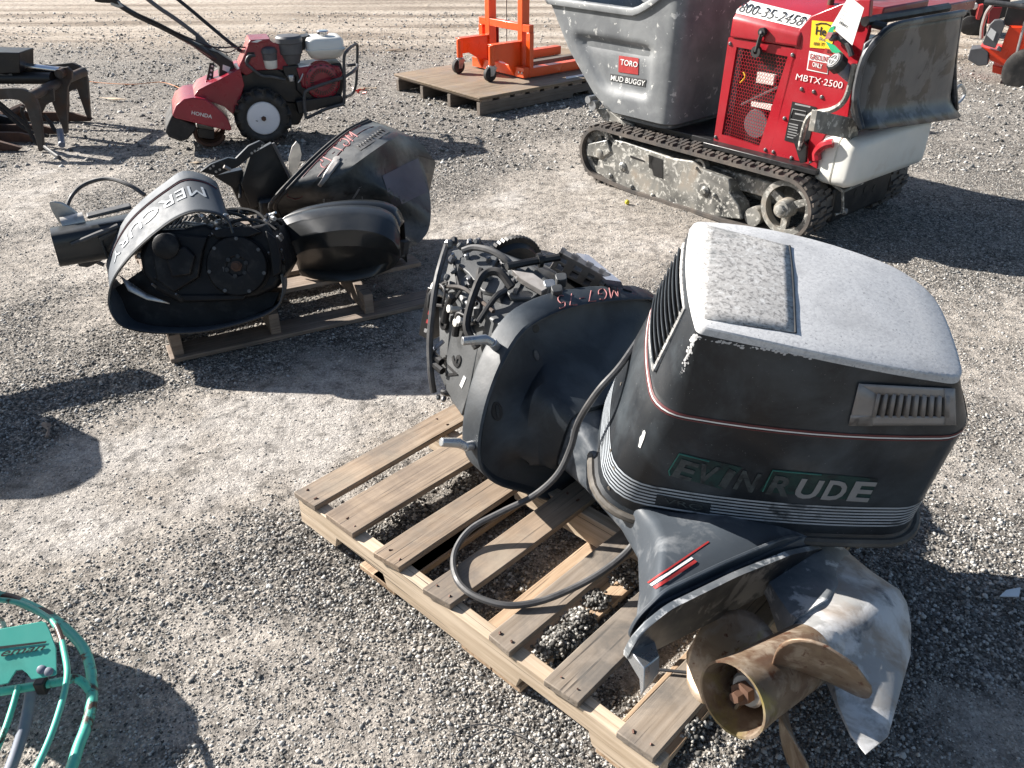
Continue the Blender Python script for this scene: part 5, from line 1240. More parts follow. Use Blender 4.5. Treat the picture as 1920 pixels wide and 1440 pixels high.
# red tower and engine
slab('tower', [(447, 132), (450, 120), (456, 108), (464, 88), (468, 75), (505, 74), (512, 80), (540, 88), (540, 130), (480, 132), (462, 142)], .12, .22, m_tred)
slab('tower_top', [(464, 84), (469, 75), (507, 73), (500, 79)], .10, .24, m_tred)
slab('label', [(471, 79), (482, 75), (492, 75), (482, 80)], .098, .004, m_whitep, 0)
slab('tower_slot', [(459, 112), (464, 98), (478, 98), (472, 108), (464, 122)], .117, .004, m_blackp, 0)
ttube('shift_lever', [(478, 104, .10), (466, 106, .09), (462, 118, .09), (472, 128, .09), (490, 142, .09), (510, 144, .09), (535, 150, .09)], .010, m_hose)
slab('belt_cover', [(446, 160), (450, 140), (480, 130), (520, 128), (560, 150), (575, 180), (560, 195), (500, 190), (455, 180)], .13, .20, m_black, .012)
slab('gear_case', [(452, 172), (500, 165), (560, 180), (570, 215), (560, 235), (480, 235)], .16, .16, m_black, .01)
slab('engine_base', [(555, 190), (640, 178), (648, 192), (560, 215)], .06, .34, m_black, .006)
slab('engine_case', [(553, 128), (640, 118), (648, 150), (640, 182), (580, 192), (556, 170)], .10, .26, m_black, .01)
# recoil starter: red round cover
c = TF.on(605, 153, 1, .07)
mb = MB(TF); mb.lathe(c, (0, 1, 0), [(-.002, .06), (-.006, .09), (.004, .118), (.03, .128), (.06, .13)], 40); rec = mb.build('recoil_starter', m_tred, til, smooth=30)
slab('starter_shroud', [(556, 128), (600, 121), (636, 124), (643, 140), (630, 155), (580, 165), (567, 165)], .085, .06, m_tred, .008)
for k in range(30):
    a = 2*math.pi*k/30; d = V(math.cos(a), 0, math.sin(a)); e = V(-d[2], 0, d[0]); o = c+V(0, -.0075, 0)
    MB(TF).prism([o+d*.062-e*.0028, o+d*.062+e*.0028, o+d*.088+e*.0035, o+d*.088-e*.0035], (0, .004, 0)).build('vent_slot', m_blackp, rec)
for k in range(16):
    a = 2*math.pi*k/16; d = V(math.cos(a), 0, math.sin(a)); e = V(-d[2], 0, d[0]); o = c+V(0, -.001, 0)
    MB(TF).prism([o+d*.100-e*.009, o+d*.100+e*.009, o+d*.111+e*.010, o+d*.111-e*.010], (0, .004, 0)).build('vent_slot', m_blackp, rec)
ttube('choke_lever', [(568, 138, .07), (564, 148, .065), (559, 155, .065)], .005, m_zinc)
# air cleaner and its pre-cleaner cup
mb = MB(TF); c = TF.on(547, 118, 1, .16)
mb.lathe((c[0], .16, TF.on(547, 118, 1, .16)[2]), (0, 0, 1), [(0, .055), (.06, .075), (.065, .082), (.13, .085), (.135, .09), (.165, .09), (.178, .078), (.182, .02)], 24); mb.build('air_cleaner', m_greyplas, til, smooth=30)
mb = MB(TF); c = TF.on(509, 128, 1, .12); mb.lathe(c, (0, 0, 1), [(.0, .036), (.005, .040), (.055, .046)], 20); mb.build('dust_cup', m_tank, til)
mb = MB(TF); mb.lathe(c+V(0, 0, .055), (0, 0, 1), [(0, .047), (.04, .049), (.045, .053), (.055, .053), (.075, .045), (.085, .02)], 20); mb.build('pre_cleaner', m_greyplas, til, smooth=30)
slab('carburettor', [(530, 125), (560, 122), (562, 142), (535, 145)], .10, .10, m_black, .006)
mb = MB(TF); c = TF.on(546, 146, 1, .10); mb.lathe(c, (0, 0, 1), [(-.02, .02), (.01, .024), (.02, .02)], 12); mb.build('fuel_bowl', m_zinc, til)
# white petrol tank
ztk = [TF.on(x, y, 1, .10) for x, y in ((574, 78), (646, 72), (646, 100), (574, 98))]
x0, x1 = ztk[0][0], ztk[1][0]; z0, z1 = .52, .665
def tr(z, i, r=.05): return [V(p[0], p[1], z) for p in rpoly([(x0+i, .09+i), (x1-i, .09+i), (x1-i, .36-i), (x0+i, .36-i)], r, 5)]
mb = MB(TF); mb.loft([tr(z0, .05), tr(z0+.015, .025), tr(z0+.05, .004), tr(z0+.068, -.004), tr(z0+.072, -.004), tr(z0+.076, .002), tr(z1-.02, .006), tr(z1-.004, .02), tr(z1, .05)]); mb.build('petrol_tank', m_tank, til, smooth=50)
mb = MB(TF); c = V((x0+x1)/2, .2, z1); mb.lathe(c, (0, 0, 1), [(-.004, .036), (.012, .036), (.014, .041), (.03, .041), (.036, .034)], 20); mb.build('tank_cap', m_chrome, til)
slab('silencer_guard', [(562, 70), (575, 68), (580, 65), (580, 92), (565, 95)], .2, .12, m_black)
# tube bumper round the engine
ttube('bumper', [(574, 222, .02), (571, 200, .02), (571, 178, .02), (577, 169, .02), (600, 160, .02), (643, 146, .02)], .011, m_hose)
ttube('bumper', [(645, 195, .03), (646, 150, .03), (645, 110, .03), (650, 96, .05), (664, 84, .3), (669, 84, .36), (670, 95, .38), (669, 130, .38), (667, 160, .38), (660, 176, .36), (648, 182, .1)], .011, m_hose)
ttube('bumper', [(645, 145, .03), (662, 134, .1), (670, 122, .36), (650, 123, .34)], .011, m_hose)
ttube('bumper', [(645, 195, .03), (610, 205, .03), (574, 222, .03)], .011, m_hose)

# ------------------------------------------------------------------ second pallet, heaped with black outboard parts
P2 = Fr(gp(332, 680)*V(1, 1, 0), az=27.6)
pal2 = thing('wooden_pallet', P2.w((.52, .6, 0)), 'old grey timber pallet behind, loaded with black outboard parts', 'pallet')
MB(P2).b2((-.02, 0, 0), (1.10, .13, .018)).build('bottom_board', m_wood3, pal2, bevel=.002)
MB(P2).b2((-.02, .56, 0), (1.10, .66, .018)).build('bottom_board', m_wood3, pal2, bevel=.002); MB(P2).b2((-.02, 1.09, 0), (1.10, 1.2, .018)).build('bottom_board', m_wood3, pal2, bevel=.002)
for a in ((333, 655), (515, 610), (690, 565)):
    x = P2.on(*a, 1, .03)[0]
    MB(P2).b2((x-.02, .02, .0185), (x+.02, 1.2, .108)).build('stringer', m_wood3, pal2, bevel=.002)
for k, y in enumerate((.19, .36, .53, .70, .87, 1.04)):
    MB(P2).b2((-.03+.01*(k % 2), y, .1085), (1.10-.015*(k % 3), y+.11, .127)).build('deck_board', m_wood3, pal2, bevel=.002)

# stripped engine with its lettered wrap cowl, flywheel cover facing out
E0 = gp(385, 620, .145); zdir = unit(V(.10, -.86, .36)); xdir = unit(np.cross((0, 0, 1), zdir))
EF = Fr(E0, xdir, np.cross(zdir, xdir), zdir)
eng = thing('stripped_outboard', P2.w((.30, .45, .13)), 'black outboard engine lying stripped, ringed by a lettered wrap cowl, round flywheel cover outwards', 'outboard motor')
fr = [(437, 437), (428, 415), (406, 401), (367, 397), (330, 410), (292, 437), (260, 465), (235, 492), (217, 517), (207, 542), (205, 572), (218, 600), (243, 616), (300, 624), (385, 621), (472, 600), (517, 578), (531, 548), (528, 515)]
bk = [(407, 345), (399, 338), (376, 326), (342, 322), (310, 343), (272, 372), (242, 402), (221, 437), (208, 472), (203, 508)]
Fp = [EF.on(a, b, 2, 0) for a, b in fr]; Bp = [EF.on(a, b, 2, -.17) for a, b in bk]
Bp += [Fp[k]+V((Fp[14][0]-Fp[k][0])*.06, .02, -.20) for k in range(10, 19)]
Fc, Bc = curve_pts(Fp, 4), curve_pts(Bp, 4); W_ = len(Fc)
mb = MB(EF); rows = []
for t, dz in ((0, 0), (.06, 0), (.3, .004), (.34, -.004), (.37, .004), (.7, .006), (.74, -.002), (.77, .006), (1, 0)):
    rows.append([f*(1-t)+b*t for f, b in zip(Fc, Bc)])
cx_ = np.mean(Fc, 0)
vs = [p for r in rows for p in r]
mb.add(vs, [(j*W_+i, j*W_+i+1, (j+1)*W_+i+1, (j+1)*W_+i) for j in range(len(rows)-1) for i in range(W_-1)])
wrapm = mb; wrap = mb.build('wrap_cowl', m_band, eng, thick=.006, smooth=50); SW = Surf(wrapm)
mb = MB(EF); mb.tube(Fc, .005, 6); mb.build('cowl_lip', m_merc, wrap)
def bandmap(i0, i1, t0, t1, off=.004):
    def f(u, v, h=0):
        s = i0+(i1-i0)*u; a = int(max(0, min(W_-2, math.floor(s)))); fr_ = s-a; t = t0+(t1-t0)*v
        p0 = Fc[a]*(1-t)+Bc[a]*t; p1 = Fc[a+1]*(1-t)+Bc[a+1]*t; p = p0*(1-fr_)+p1*fr_
        n = np.cross(p1-p0, Bc[a]-Fc[a]); n = unit(n); c = p-cx_
        if n@c < 0: n = -n
        return EF.w(p+n*(off+h))
    return f
fm = bandmap(8.5, 31, .60, .34)
text('wrap_lettering', 'MERCURY', 1, lambda u, v, h: fm(u/4.45, v/.73, h), m_stripe, wrap, offset=-.004)
for t, m in ((.76, m_redline), (.80, m_greytxt)):
    mb = MB(); f = bandmap(4, 32, t, t, .0045); mb.tube([f(k/40, 0) for k in range(41)], .0018, 5); mb.build('pinstripe', m, wrap)
mb = MB(EF); tq = [EF.on(a, b, 2, -.10) for a, b in ((209, 545), (212, 575), (225, 598), (250, 610), (300, 617), (385, 614), (470, 594), (512, 574), (524, 548), (480, 548), (335, 560), (268, 505))]; mb.prism(tq, (0, .015, -.12)); mb.build('tray', m_eng, eng)
# engine block
bq = [(262, 478), (272, 445), (300, 430), (350, 428), (385, 420), (420, 440), (440, 438), (470, 425), (500, 420), (520, 448), (532, 482), (536, 512), (522, 538), (485, 556), (420, 566), (335, 568), (292, 545), (268, 512)]
A = [EF.on(a, b, 2, -.035) for a, b in bq]
mb = MB(EF); c = np.mean(A, 0); mb.loft([[p*.94+c*.06+V(0, 0, .012) for p in A], A, [p+V(0, .02, -.14) for p in A], [p*.9+c*.1+V(.03, .05, -.34) for p in A]]); mb.build('engine_block', m_eng, eng, smooth=30, bevel=.006)
for q, z0, th in (([(288, 455), (335, 440), (392, 444), (384, 470), (376, 520), (330, 548), (298, 525)], -.03, .03), ([(310, 470), (350, 462), (368, 480), (360, 515), (325, 520)], -.0, .022), ([(500, 432), (520, 448), (530, 482), (530, 512), (514, 520), (508, 470)], -.03, .035), ([(398, 432), (470, 424), (494, 436), (470, 446), (410, 448)], -.04, .04), ([(340, 552), (420, 552), (470, 548), (460, 562), (350, 565)], -.04, .03)):
    MB(EF).prism([EF.on(a, b, 2, z0) for a, b in q], (0, 0, th)).build('casting', m_eng, eng, bevel=.006, seg=2)
MB(EF).lathe(EF.on(318, 462, 2, -.02), (0, 0, 1), [(0, .05), (.05, .048), (.06, .03)], 18).build('starter_boss', m_eng, eng, bevel=.002)
MB(EF).tube([EF.on(418, 500, 2, .02)-V(.0, .0, .01), EF.on(424, 545, 2, .0)], .006, 6).build('bright_rod', m_hose, eng)
c = EF.on(445, 499, 2, .0); r = np.linalg.norm(EF.on(503, 499, 2, 0)-c)
mb = MB(EF); mb.lathe(c, (0, 0, 1), [(-.05, r*1.04), (-.02, r*1.05), (-.015, r*.98), (.0, r*.985), (.012, r*.94), (.014, r*.35), (.010, r*.30), (.010, r*.16)], 48); fl = mb.build('flywheel_cover', m_eng, eng, smooth=25)
mb = MB(EF); mb.lathe(c+V(0, 0, .008), (0, 0, 1), [(0, .020), (.012, .020), (.014, .014), (.024, .013)], 12); mb.build('splined_nut', m_rust, fl)
for k in range(6):
    a = k*math.pi/3+.3; mb = MB(EF); mb.lathe(c+V(.037*math.cos(a), .037*math.sin(a), .013), (0, 0, 1), [(0, .009), (.004, .008)], 8); mb.build('cover_bolt', m_black, fl)
for k in range(7):
    a = k*2*math.pi/7+.6; mb = MB(EF); mb.lathe(c+V(r*.9*math.cos(a), r*.9*math.sin(a), .011), (0, 0, 1), [(0, .008), (.004, .007)], 6); mb.build('cover_bolt', m_block, fl)
rr = random.Random(5)
for k in range(34):
    a, b = rr.choice(((rr.uniform(270, 390), rr.uniform(440, 560)), (rr.uniform(500, 535), rr.uniform(430, 540)), (rr.uniform(380, 440), rr.uniform(400, 445))))
    p = EF.on(a, b, 2, -.02); s_ = rr.uniform(.004, .010); mb = MB(EF); mb.lathe(p, (rr.uniform(-.4, .4), rr.uniform(-.2, .5), 1), [(-.02, s_), (.012, s_), (.016, s_*.6)], 7); mb.build('bolt', rr.choice([m_black, m_bolt, m_block, m_eng, m_zinc]), eng)
for k in range(11):
    a = 302+k*8.5; P = [EF.on(a, 432-k*1.3, 2, -.05), EF.on(a+16, 408-k*.5, 2, -.12)]; MB(EF).tube(P, .004, 5).build('cooling_fin', m_block, eng)
for (a, b, d), (a2, b2, d2), r_, m in (((345, 418, -.05), (400, 424, -.05), .008, m_zinc), ((368, 405, -.06), (372, 412, -.05), .012, m_zinc), ((395, 405, -.1), (432, 436, -.03), .010, m_block), ((404, 398, -.12), (446, 395, -.12), .007, m_black)):
    MB(EF).tube([EF.on(a, b, 2, d), EF.on(a2, b2, 2, d2)], r_, 7).build('linkage', m, eng)
mb = MB(EF); P = [EF.on(a, b, 2, -.06) for a, b in ((222, 515), (245, 530), (275, 550), (318, 568))]; Q = [EF.on(a, b, 2, -.05) for a, b in ((228, 522), (240, 545), (275, 562), (318, 570))]
mb.add(P+Q, [(k, k+1, k+5, k+4) for k in range(3)]); mb.build('trim_strip', m_zinc, eng, thick=.003)
for (a, b) in ((262, 480), (275, 505), (290, 530)): MB(EF).ball(EF.on(a, b, 2, -.05), .012).build('fitting', m_alu, eng)
for k in range(26):      # tangle of unions, linkages and leads between the wrap cowl and the flywheel cover
    a, b, d = rr.uniform(395, 525), rr.uniform(396, 440), rr.uniform(-.22, -.05); p = EF.on(a, b, 2, d); q = p+V(rr.uniform(-.03, .03), rr.uniform(-.03, .03), rr.uniform(-.04, .04)); r_ = rr.uniform(.004, .009)
    mb = MB(EF); mb.tube([p, q], r_, 6); mb.lathe(q, q-p, [(-.004, r_*1.6), (.006, r_*1.6)], 7); mb.build('union', rr.choice([m_eng, m_black, m_bolt, m_zinc, m_alu]), eng)
for P in ([(400, 410, -.12), (430, 400, -.1), (460, 408, -.1), (480, 425, -.06)], [(420, 425, -.05), (450, 412, -.06), (490, 415, -.08), (518, 432, -.05)], [(395, 400, -.15), (440, 392, -.16), (480, 398, -.14), (505, 420, -.1)]):
    MB(EF).tube(curve_pts([EF.on(a, b, 2, d) for a, b, d in P], 5), .007, 7).build('lead', m_rubber, eng)
# leg and lower gearcase running out to the left
LF = Fr(P2.w((0, .42, 0)), P2.X, P2.Y)
def lslab(name, px, y, th, m, bev=.006, par=eng): return MB(LF).slab(px, 1, y, th).build(name, m, par, bevel=bev, seg=3)
A = [LF.on(a, b, 1, 0) for a, b in ((262, 402), (262, 470))]; B = [LF.on(a, b, 1, 0) for a, b in ((94, 432), (112, 494))]
def sect(T, Bm, th, k=.4): 
    P = rpoly([(0, 0), (1, 0), (1, 1), (0, 1)], .3, 4); return [Bm+(T-Bm)*v+V(0, (u-.5)*th, 0) for u, v in P]
mb = MB(LF); mb.loft([sect(B[0]+(B[1]-B[0])*.08+V(.02, 0, 0), B[1]+(B[0]-B[1])*.08+V(.02, 0, 0), .10), sect(B[0], B[1], .13), sect(B[0]*.5+A[0]*.5, B[1]*.5+A[1]*.5, .13), sect(A[0], A[1], .15), sect(A[0]+V(.15, 0, 0), A[1]+V(.15, 0, 0), .16)][1:]); mb.build('gearcase', m_merc, eng, smooth=50)
mb = MB(LF); mb.tube([LF.on(a, b, 1, -.075) for a, b in ((133, 458), (180, 440), (222, 424))], [.006, .011, .012], 8); mb.build('ridge_highlight', m_hose, eng)  # paler tube drawn in as the highlight along the gearcase ridge
lslab('skeg', [(140, 480), (200, 470), (210, 480), (165, 502), (148, 500)], -.02, .02, m_merc, .004)
lslab('mounting_plate', [(184, 446), (220, 430), (222, 436), (192, 452), (204, 484), (200, 486)], -.09, .03, m_merc, .002)
lslab('water_tube', [(162, 406), (246, 386), (248, 392), (165, 412)], -.03, .05, m_hose, .006)
mb = MB(LF); bp = [LF.on(a, b, 1, .10) for a, b in ((91, 379), (99, 378), (114, 381), (132, 392), (156, 412), (150, 420), (112, 420), (104, 408), (96, 394))]; mb.prism(bp, (.01, .006, 0)); mb.build('propeller_blade', m_silver, eng, bevel=.002)
MB(LF).cyl(LF.on(118, 424, 1, .06), LF.on(160, 414, 1, .06), .035).build('propeller_hub', m_silver, eng)
def l2(name, P, r, m, par, n=6): return MB().tube(curve_pts([gp(a, b, z) for a, b, z in P], n), r, 8).build(name, m, par)
l2('cable', [(272, 366, .42), (240, 346, .46), (200, 335, .47), (160, 345, .45), (134, 368, .42), (124, 400, .36), (128, 430, .30), (140, 460, .24), (160, 480, .20), (195, 497, .15)], .009, m_hose, eng)

# transom bracket with rows of holes, behind the engine
KF2 = Fr(P2.w((.36, .86, 0)), P2.X, P2.Y)
brk = thing('transom_bracket', P2.w((.5, .9, .13)), 'black transom clamp bracket with rows of bolt holes propped behind the stripped engine', 'bracket')
def kslab(name, px, y, th, m, bev=.003, par=brk): return MB(KF2).slab(px, 1, y, th).build(name, m, par, bevel=bev)
kslab('flange', [(376, 322), (396, 308), (428, 296), (442, 298), (466, 274), (488, 264), (497, 270), (472, 292), (448, 312), (405, 330)], .0, .02, m_merc)
kslab('side_plate', [(470, 290), (510, 268), (546, 336), (540, 380), (470, 390), (452, 345)], .02, .03, m_merc)
kslab('lower_plate', [(400, 330), (455, 318), (470, 385), (520, 395), (460, 405), (435, 352)], .05, .05, m_merc)
MB(KF2).tube([KF2.on(512, 268, 1, -.01), KF2.on(545, 336, 1, -.01)], .007, 6).build('plate_edge', m_greyplas, brk)
mb = MB(KF2)
for a, b in ((472, 287), (478, 283), (485, 279), (492, 273), (405, 322), (412, 318), (419, 314), (394, 316), (400, 311)): mb.lathe(KF2.on(a, b, 1, -.001), (0, -1, 0), [(0, .006), (.001, .006)], 8)
tag(mb.build('bolt_holes', m_silver, brk), kind='stuff')
l2('cable', [(380, 320, .42), (400, 304, .45), (425, 304, .45), (442, 320, .42), (450, 350, .36), (450, 372, .32)], .007, m_rubber, brk)
MB(KF2).cyl(KF2.on(420, 312, 1, -.03), KF2.on(432, 318, 1, -.03), .008).build('cable_end', m_alu, brk)
MB(KF2).b2(tuple(KF2.on(500, 350, 1, 0)*V(1, 0, 0)+V(-.05, -.02, .13)), tuple(KF2.on(500, 350, 1, 0)*V(1, 0, 0)+V(.1, .25, .30))).build('clamp_body', m_merc, brk, bevel=.015)

# bare propeller behind
prf = Fr(P2.w((.72, 1.0, 0)), P2.X, P2.Y)
pr2 = thing('propeller', P2.w((.72, 1.05, .13)), 'bare silver propeller with one blade standing up behind the black cowl', 'propeller')
MB(prf).slab([(541, 318), (542, 295), (548, 275), (556, 265), (562, 272), (566, 290), (562, 306), (552, 335)], 1, 0, .007).build('blade', m_silver, pr2, bevel=.002)
c = prf.on(556, 345, 1, .03); mb = MB(prf); mb.lathe(c, (0, 1, 0), [(-.07, .035), (-.06, .045), (.06, .045)], 20); mb.build('hub', m_silver, pr2)
for a in (2.4, -.5): MB(prf).prism([c+V(.04*math.cos(a+d)*k, .004*d*8, .04*math.sin(a+d)*k) for d, k in ((-.5, 1), (-.45, 2.6), (0, 3.6), (.45, 2.8), (.5, 1))], (0, .006, 0)).build('blade', m_silver, pr2)

# the big black cowl lying on its side
ck = thing('engine_cowl', P2.w((.8, .7, .13)), 'dull black outboard cowl on its side with pink crayon MG7-75 and a grey patch', 'engine cowl')
R0 = [(530, 428, .17), (514, 402, .25), (508, 383, .32), (545, 340, .43), (600, 286, .51), (650, 246, .57), (690, 226, .58)]
R1 = [(545, 420, .165), (560, 396, .25), (562, 373, .35), (596, 334, .46), (642, 283, .54), (680, 248, .59), (716, 233, .575)]
R2 = [(602, 418, .16), (604, 396, .27), (607, 366, .38), (640, 328, .47), (682, 296, .54), (722, 268, .575), (748, 250, .55)]
R3 = [(700, 440, .14), (716, 420, .21), (738, 392, .28), (728, 362, .385), (716, 331, .445), (748, 310, .46), (784, 290, .45)]
R4 = [(760, 468, .12), (785, 455, .15), (803, 432, .19), (808, 400, .25), (806, 366, .31), (799, 330, .37), (790, 300, .42)]
def close_row(R, dep, fl):
    P = [gp(*q) for q in R]; a, b = P[0], P[-1]
    back = [b+V(.06, .10, -.05)*1.0, b+V(.02, .16, -.20), V(a[0]*.45+b[0]*.55, b[1]+.02, fl), V(a[0]*.9+b[0]*.1, a[1]+.12, fl)]
    return curve_pts(P, 3)[:]+back
rows = [close_row(R, .2, f) for R, f in ((R0, .15), (R1, .145), (R2, .14), (R3, .135), (R4, .135))]
def lerp(a, b, t): return [p*(1-t)+q*t for p, q in zip(a, b)]
def push(r, k):
    c = np.mean(r, 0); return [p+(p-c)*k for p in r]
lp = [push(rows[0], -.03), rows[0], push(lerp(rows[0], rows[1], .12), .012), push(lerp(rows[0], rows[1], .25), .012), lerp(rows[0], rows[1], .28), rows[1], lerp(rows[1], rows[2], .06), lerp(rows[1], rows[2], .5), rows[2], lerp(rows[2], rows[3], .08), push(lerp(rows[2], rows[3], .4), .03), push(lerp(rows[2], rows[3], .7), .02), rows[3], lerp(rows[3], rows[4], .15), push(lerp(rows[3], rows[4], .5), .03), rows[4], push(rows[4], -.25)]
mb = MB(); mb.loft(lp, True, True, F=WF); mb.build('shell', m_merc2, ck, smooth=46); SK = Surf(mb)
mb = MB(); mb.tube(rows[0][:19], .011, 7); mb.tube(lerp(rows[0], rows[1], .2)[:19], .008, 7); mb.build('rim_seal', m_rubber, ck)
qscrawl('crayon_marking', 'MG7-75', SK, [(671, 257), (606, 318), (594, 305), (656, 247)], m_pinkch, ck, .0032)
for P in ([(538, 368), (563, 371), (598, 330), (640, 284), (674, 250), (700, 238)], [(538, 366), (570, 330), (610, 288), (650, 252), (676, 236)]):
    q = SK.pts(P, .002)
    if len(q) > 2: MB().tube(curve_pts(q, 3), .0022, 5).build('pinstripe', m_redline, ck)
mb = MB(); patch(mb, SK, [(662, 272), (676, 283), (732, 247), (712, 237)], 6, 3, .003); vent2 = mb.build('vent', m_hose, ck) if mb.v else None
for k in range(10):
    u = (k+.5)/10; f = quadmap(SK, [(664, 273), (677, 281), (728, 248), (711, 240)], .004)
    q = [f(.25, u-.03), f(.8, u), f(.25, u+.035)]
    if all(p[2] > -1 for p in q): MB().add(q, [(0, 1, 2)]).build('vent_slot', m_blackp, vent2, thick=.002)
mb = MB(); patch(mb, SK, [(596, 346), (603, 350), (640, 305), (630, 296)], 4, 8, .006); 
if mb.v: mb.build('emblem', m_alu, ck, thick=.008)
c, n_ = SK.hit(632, 300)
if c is not None: mb = MB(); mb.lathe(c, n_, [(0, .018), (.010, .017), (.011, .006)], 14); mb.build('emblem', m_alu, ck)
mb = MB(); patch(mb, SK, [(737, 390), (802, 360), (783, 297), (716, 330)], 8, 8, .003); 
if mb.v: mb.build('grey_patch', m_patch, ck)
mb = MB()
for q in ([(660, 372), (664, 372), (678, 352), (674, 350)], [(676, 352), (683, 352), (684, 349), (677, 349)], [(679, 386), (681, 386), (680, 366), (678, 366)], [(606, 384), (610, 383), (609, 372), (605, 373)], [(610, 386), (613, 384), (612, 380), (609, 381)], [(566, 400), (570, 399), (568, 391), (565, 392)]): patch(mb, SK, q, 1, 3, .0015)
if mb.v: tag(mb.build('paint_scratches', m_zinc, ck), kind='stuff')

# lower cowl half, in front
lc = thing('lower_cowl', P2.w((.66, .30, .13)), 'glossy black half cowl shell lying in front of the crayon marked cowl', 'lower cowl')
L0 = [(512, 424, .36), (535, 408, .40), (580, 395, .43), (640, 387, .44), (700, 388, .43), (735, 402, .40), (748, 428, .36)]
L1 = [(518, 432, .355), (545, 420, .395), (590, 408, .425), (645, 400, .435), (702, 402, .425), (735, 416, .395), (749, 440, .35)]
L2 = [(540, 457, .325), (566, 444, .355), (605, 436, .385), (655, 431, .395), (702, 436, .385), (734, 450, .35), (750, 470, .30)]
L3 = [(552, 480, .27), (575, 466, .30), (610, 462, .325), (655, 460, .33), (694, 462, .32), (728, 470, .29), (751, 480, .26)]
L4 = [(560, 505, .17), (580, 505, .165), (615, 507, .16), (655, 507, .16), (695, 500, .165), (725, 492, .18), (748, 486, .20)]
L5 = [(564, 516, .14), (585, 522, .137), (615, 526, .136), (655, 527, .136), (695, 520, .137), (722, 508, .14), (740, 498, .15)]
Ls = [curve_pts([gp(*q) for q in L], 4) for L in (L0, L1, L2, L3, L4, L5)]
Ls = [Ls[0], lerp(Ls[0], Ls[1], .3), Ls[1], push(lerp(Ls[1], Ls[2], .1), -.006), lerp(Ls[1], Ls[2], .16), lerp(Ls[1], Ls[2], .9), push(Ls[2], -.006), lerp(Ls[2], Ls[3], .1), Ls[3], lerp(Ls[3], Ls[4], .06), Ls[4], Ls[5]]
W_2 = len(Ls[0]); mb = MB(); mb.add([p for r in Ls for p in r], [(j*W_2+i, j*W_2+i+1, (j+1)*W_2+i+1, (j+1)*W_2+i) for j in range(len(Ls)-1) for i in range(W_2-1)])
mb.build('shell', m_merc, lc, thick=.008, smooth=35)
b5 = Ls[0]; mb = MB(); inn = [p+V(.0, .16, -.03) for p in b5]; low = [V(p[0], p[1]+.16, .14) for p in b5]
mb.add(list(b5)+inn+low, [(j*W_2+i, j*W_2+i+1, (j+1)*W_2+i+1, (j+1)*W_2+i) for j in range(2) for i in range(W_2-1)]); mb.build('rear_flange', m_merc, lc, thick=.006)
mb = MB(); mb.prism([gp(748, 452, .26), gp(758, 455, .26), gp(756, 478, .18), gp(750, 484, .17)], V(.02, .02, 0)); mb.build('clip', m_hose, lc)

# ------------------------------------------------------------------ grapple at the left edge
GF = Fr((-3.23, 5.65, 0), az=0)
gra = thing('grapple', GF.w((-.6, .4, 0)), 'brown steel grapple with curved tines and a chrome ram at the left edge', 'grapple')
def gslab(name, px, y, th, m, bev=.004, par=gra): return MB(GF).slab(px, 1, y, th).build(name, m, par, bevel=bev)
gslab('tine', [(-70, 170), (0, 166), (23, 165), (43, 167), (58, 175), (68, 188), (73, 204), (78, 235), (81, 276), (78, 284), (72, 284), (69, 270), (62, 245), (56, 225), (52, 212), (45, 196), (35, 188), (19, 186), (0, 187), (-70, 196)], 0, .03, m_brown)
gslab('tine', [(84, 122), (117, 127), (126, 126), (134, 134), (134, 148), (126, 165), (125, 196), (126, 250), (120, 252), (115, 235), (105, 212), (97, 192), (101, 169), (106, 152), (60, 148), (-20, 150), (-20, 140)], .41, .03, m_brown)
gslab('tine', [(-20, 150), (39, 138), (84, 122), (121, 119), (136, 118), (148, 124), (160, 136), (164, 151), (167, 196), (169, 223), (165, 225), (160, 214), (150, 185), (144, 167), (136, 169), (127, 174), (128, 200), (126, 226), (121, 190), (117, 150), (84, 130), (40, 146), (-20, 160)], .82, .03, m_brown)
a, b = GF.on(60, 176, 1, .0), GF.on(117, 150, 1, .41)
MB(GF).tube([V(a[0]-.02, .0, a[2]-.02), V(b[0]-.04, .43, b[2]-.02), V(b[0]-.03, .80, b[2]-.02)], .034, 10).build('cross_tube', m_brown, gra)
mb = MB(GF); P = [GF.on(a, b, 1, .2) for a, b in ((64, 186), (100, 165), (101, 190), (86, 196), (78, 212))]; mb.prism(P, (0, .02, 0)); mb.build('web_plate', m_brown, gra, bevel=.003)
mb = MB(GF); mb.slab([(-40, 97), (36, 99), (37, 137), (-40, 140)], 1, .30, .20); mb.build('ram_body', m_black, gra, bevel=.006)
MB(GF).tube([GF.on(34, 122, 1, .40), GF.on(112, 132, 1, .40)], .022, 12).build('ram_rod', m_chrome, gra)
c = GF.on(114, 137, 1, .38); mb = MB(GF); mb.lathe(c, (0, 1, 0), [(-.03, .03), (.06, .03)], 12); mb.build('ram_eye', m_brown, gra)
MB(GF).tube([GF.on(-30, 146, 1, .36), GF.on(98, 147, 1, .36)], .040, 10).build('arm_tube', m_black, gra)
gslab('arm_plate', [(-30, 132), (12, 140), (20, 137), (24, 142), (8, 150), (-30, 160)], .33, .02, m_greyplas)
for k, (y, x1) in enumerate(((-.42, -.30), (-.2, -.22), (.02, -.16), (.24, -.12), (.45, -.08), (.82, -.02))):
    P = [(-1.6, .0), (x1, .0), (x1+.03, .02), (x1-.12, .065), (-.9, .075), (-1.6, .075)]
    MB(GF).prism([V(x, y, z+.001) for x, z in P], (0, .03, 0)).build('floor_tine', m_rust, gra, bevel=.003)
for x in (-.55, -1.1): MB(GF).tube([(x, -.45, .09), (x, .9, .09)], .03, 8).build('floor_bar', m_rust, gra)
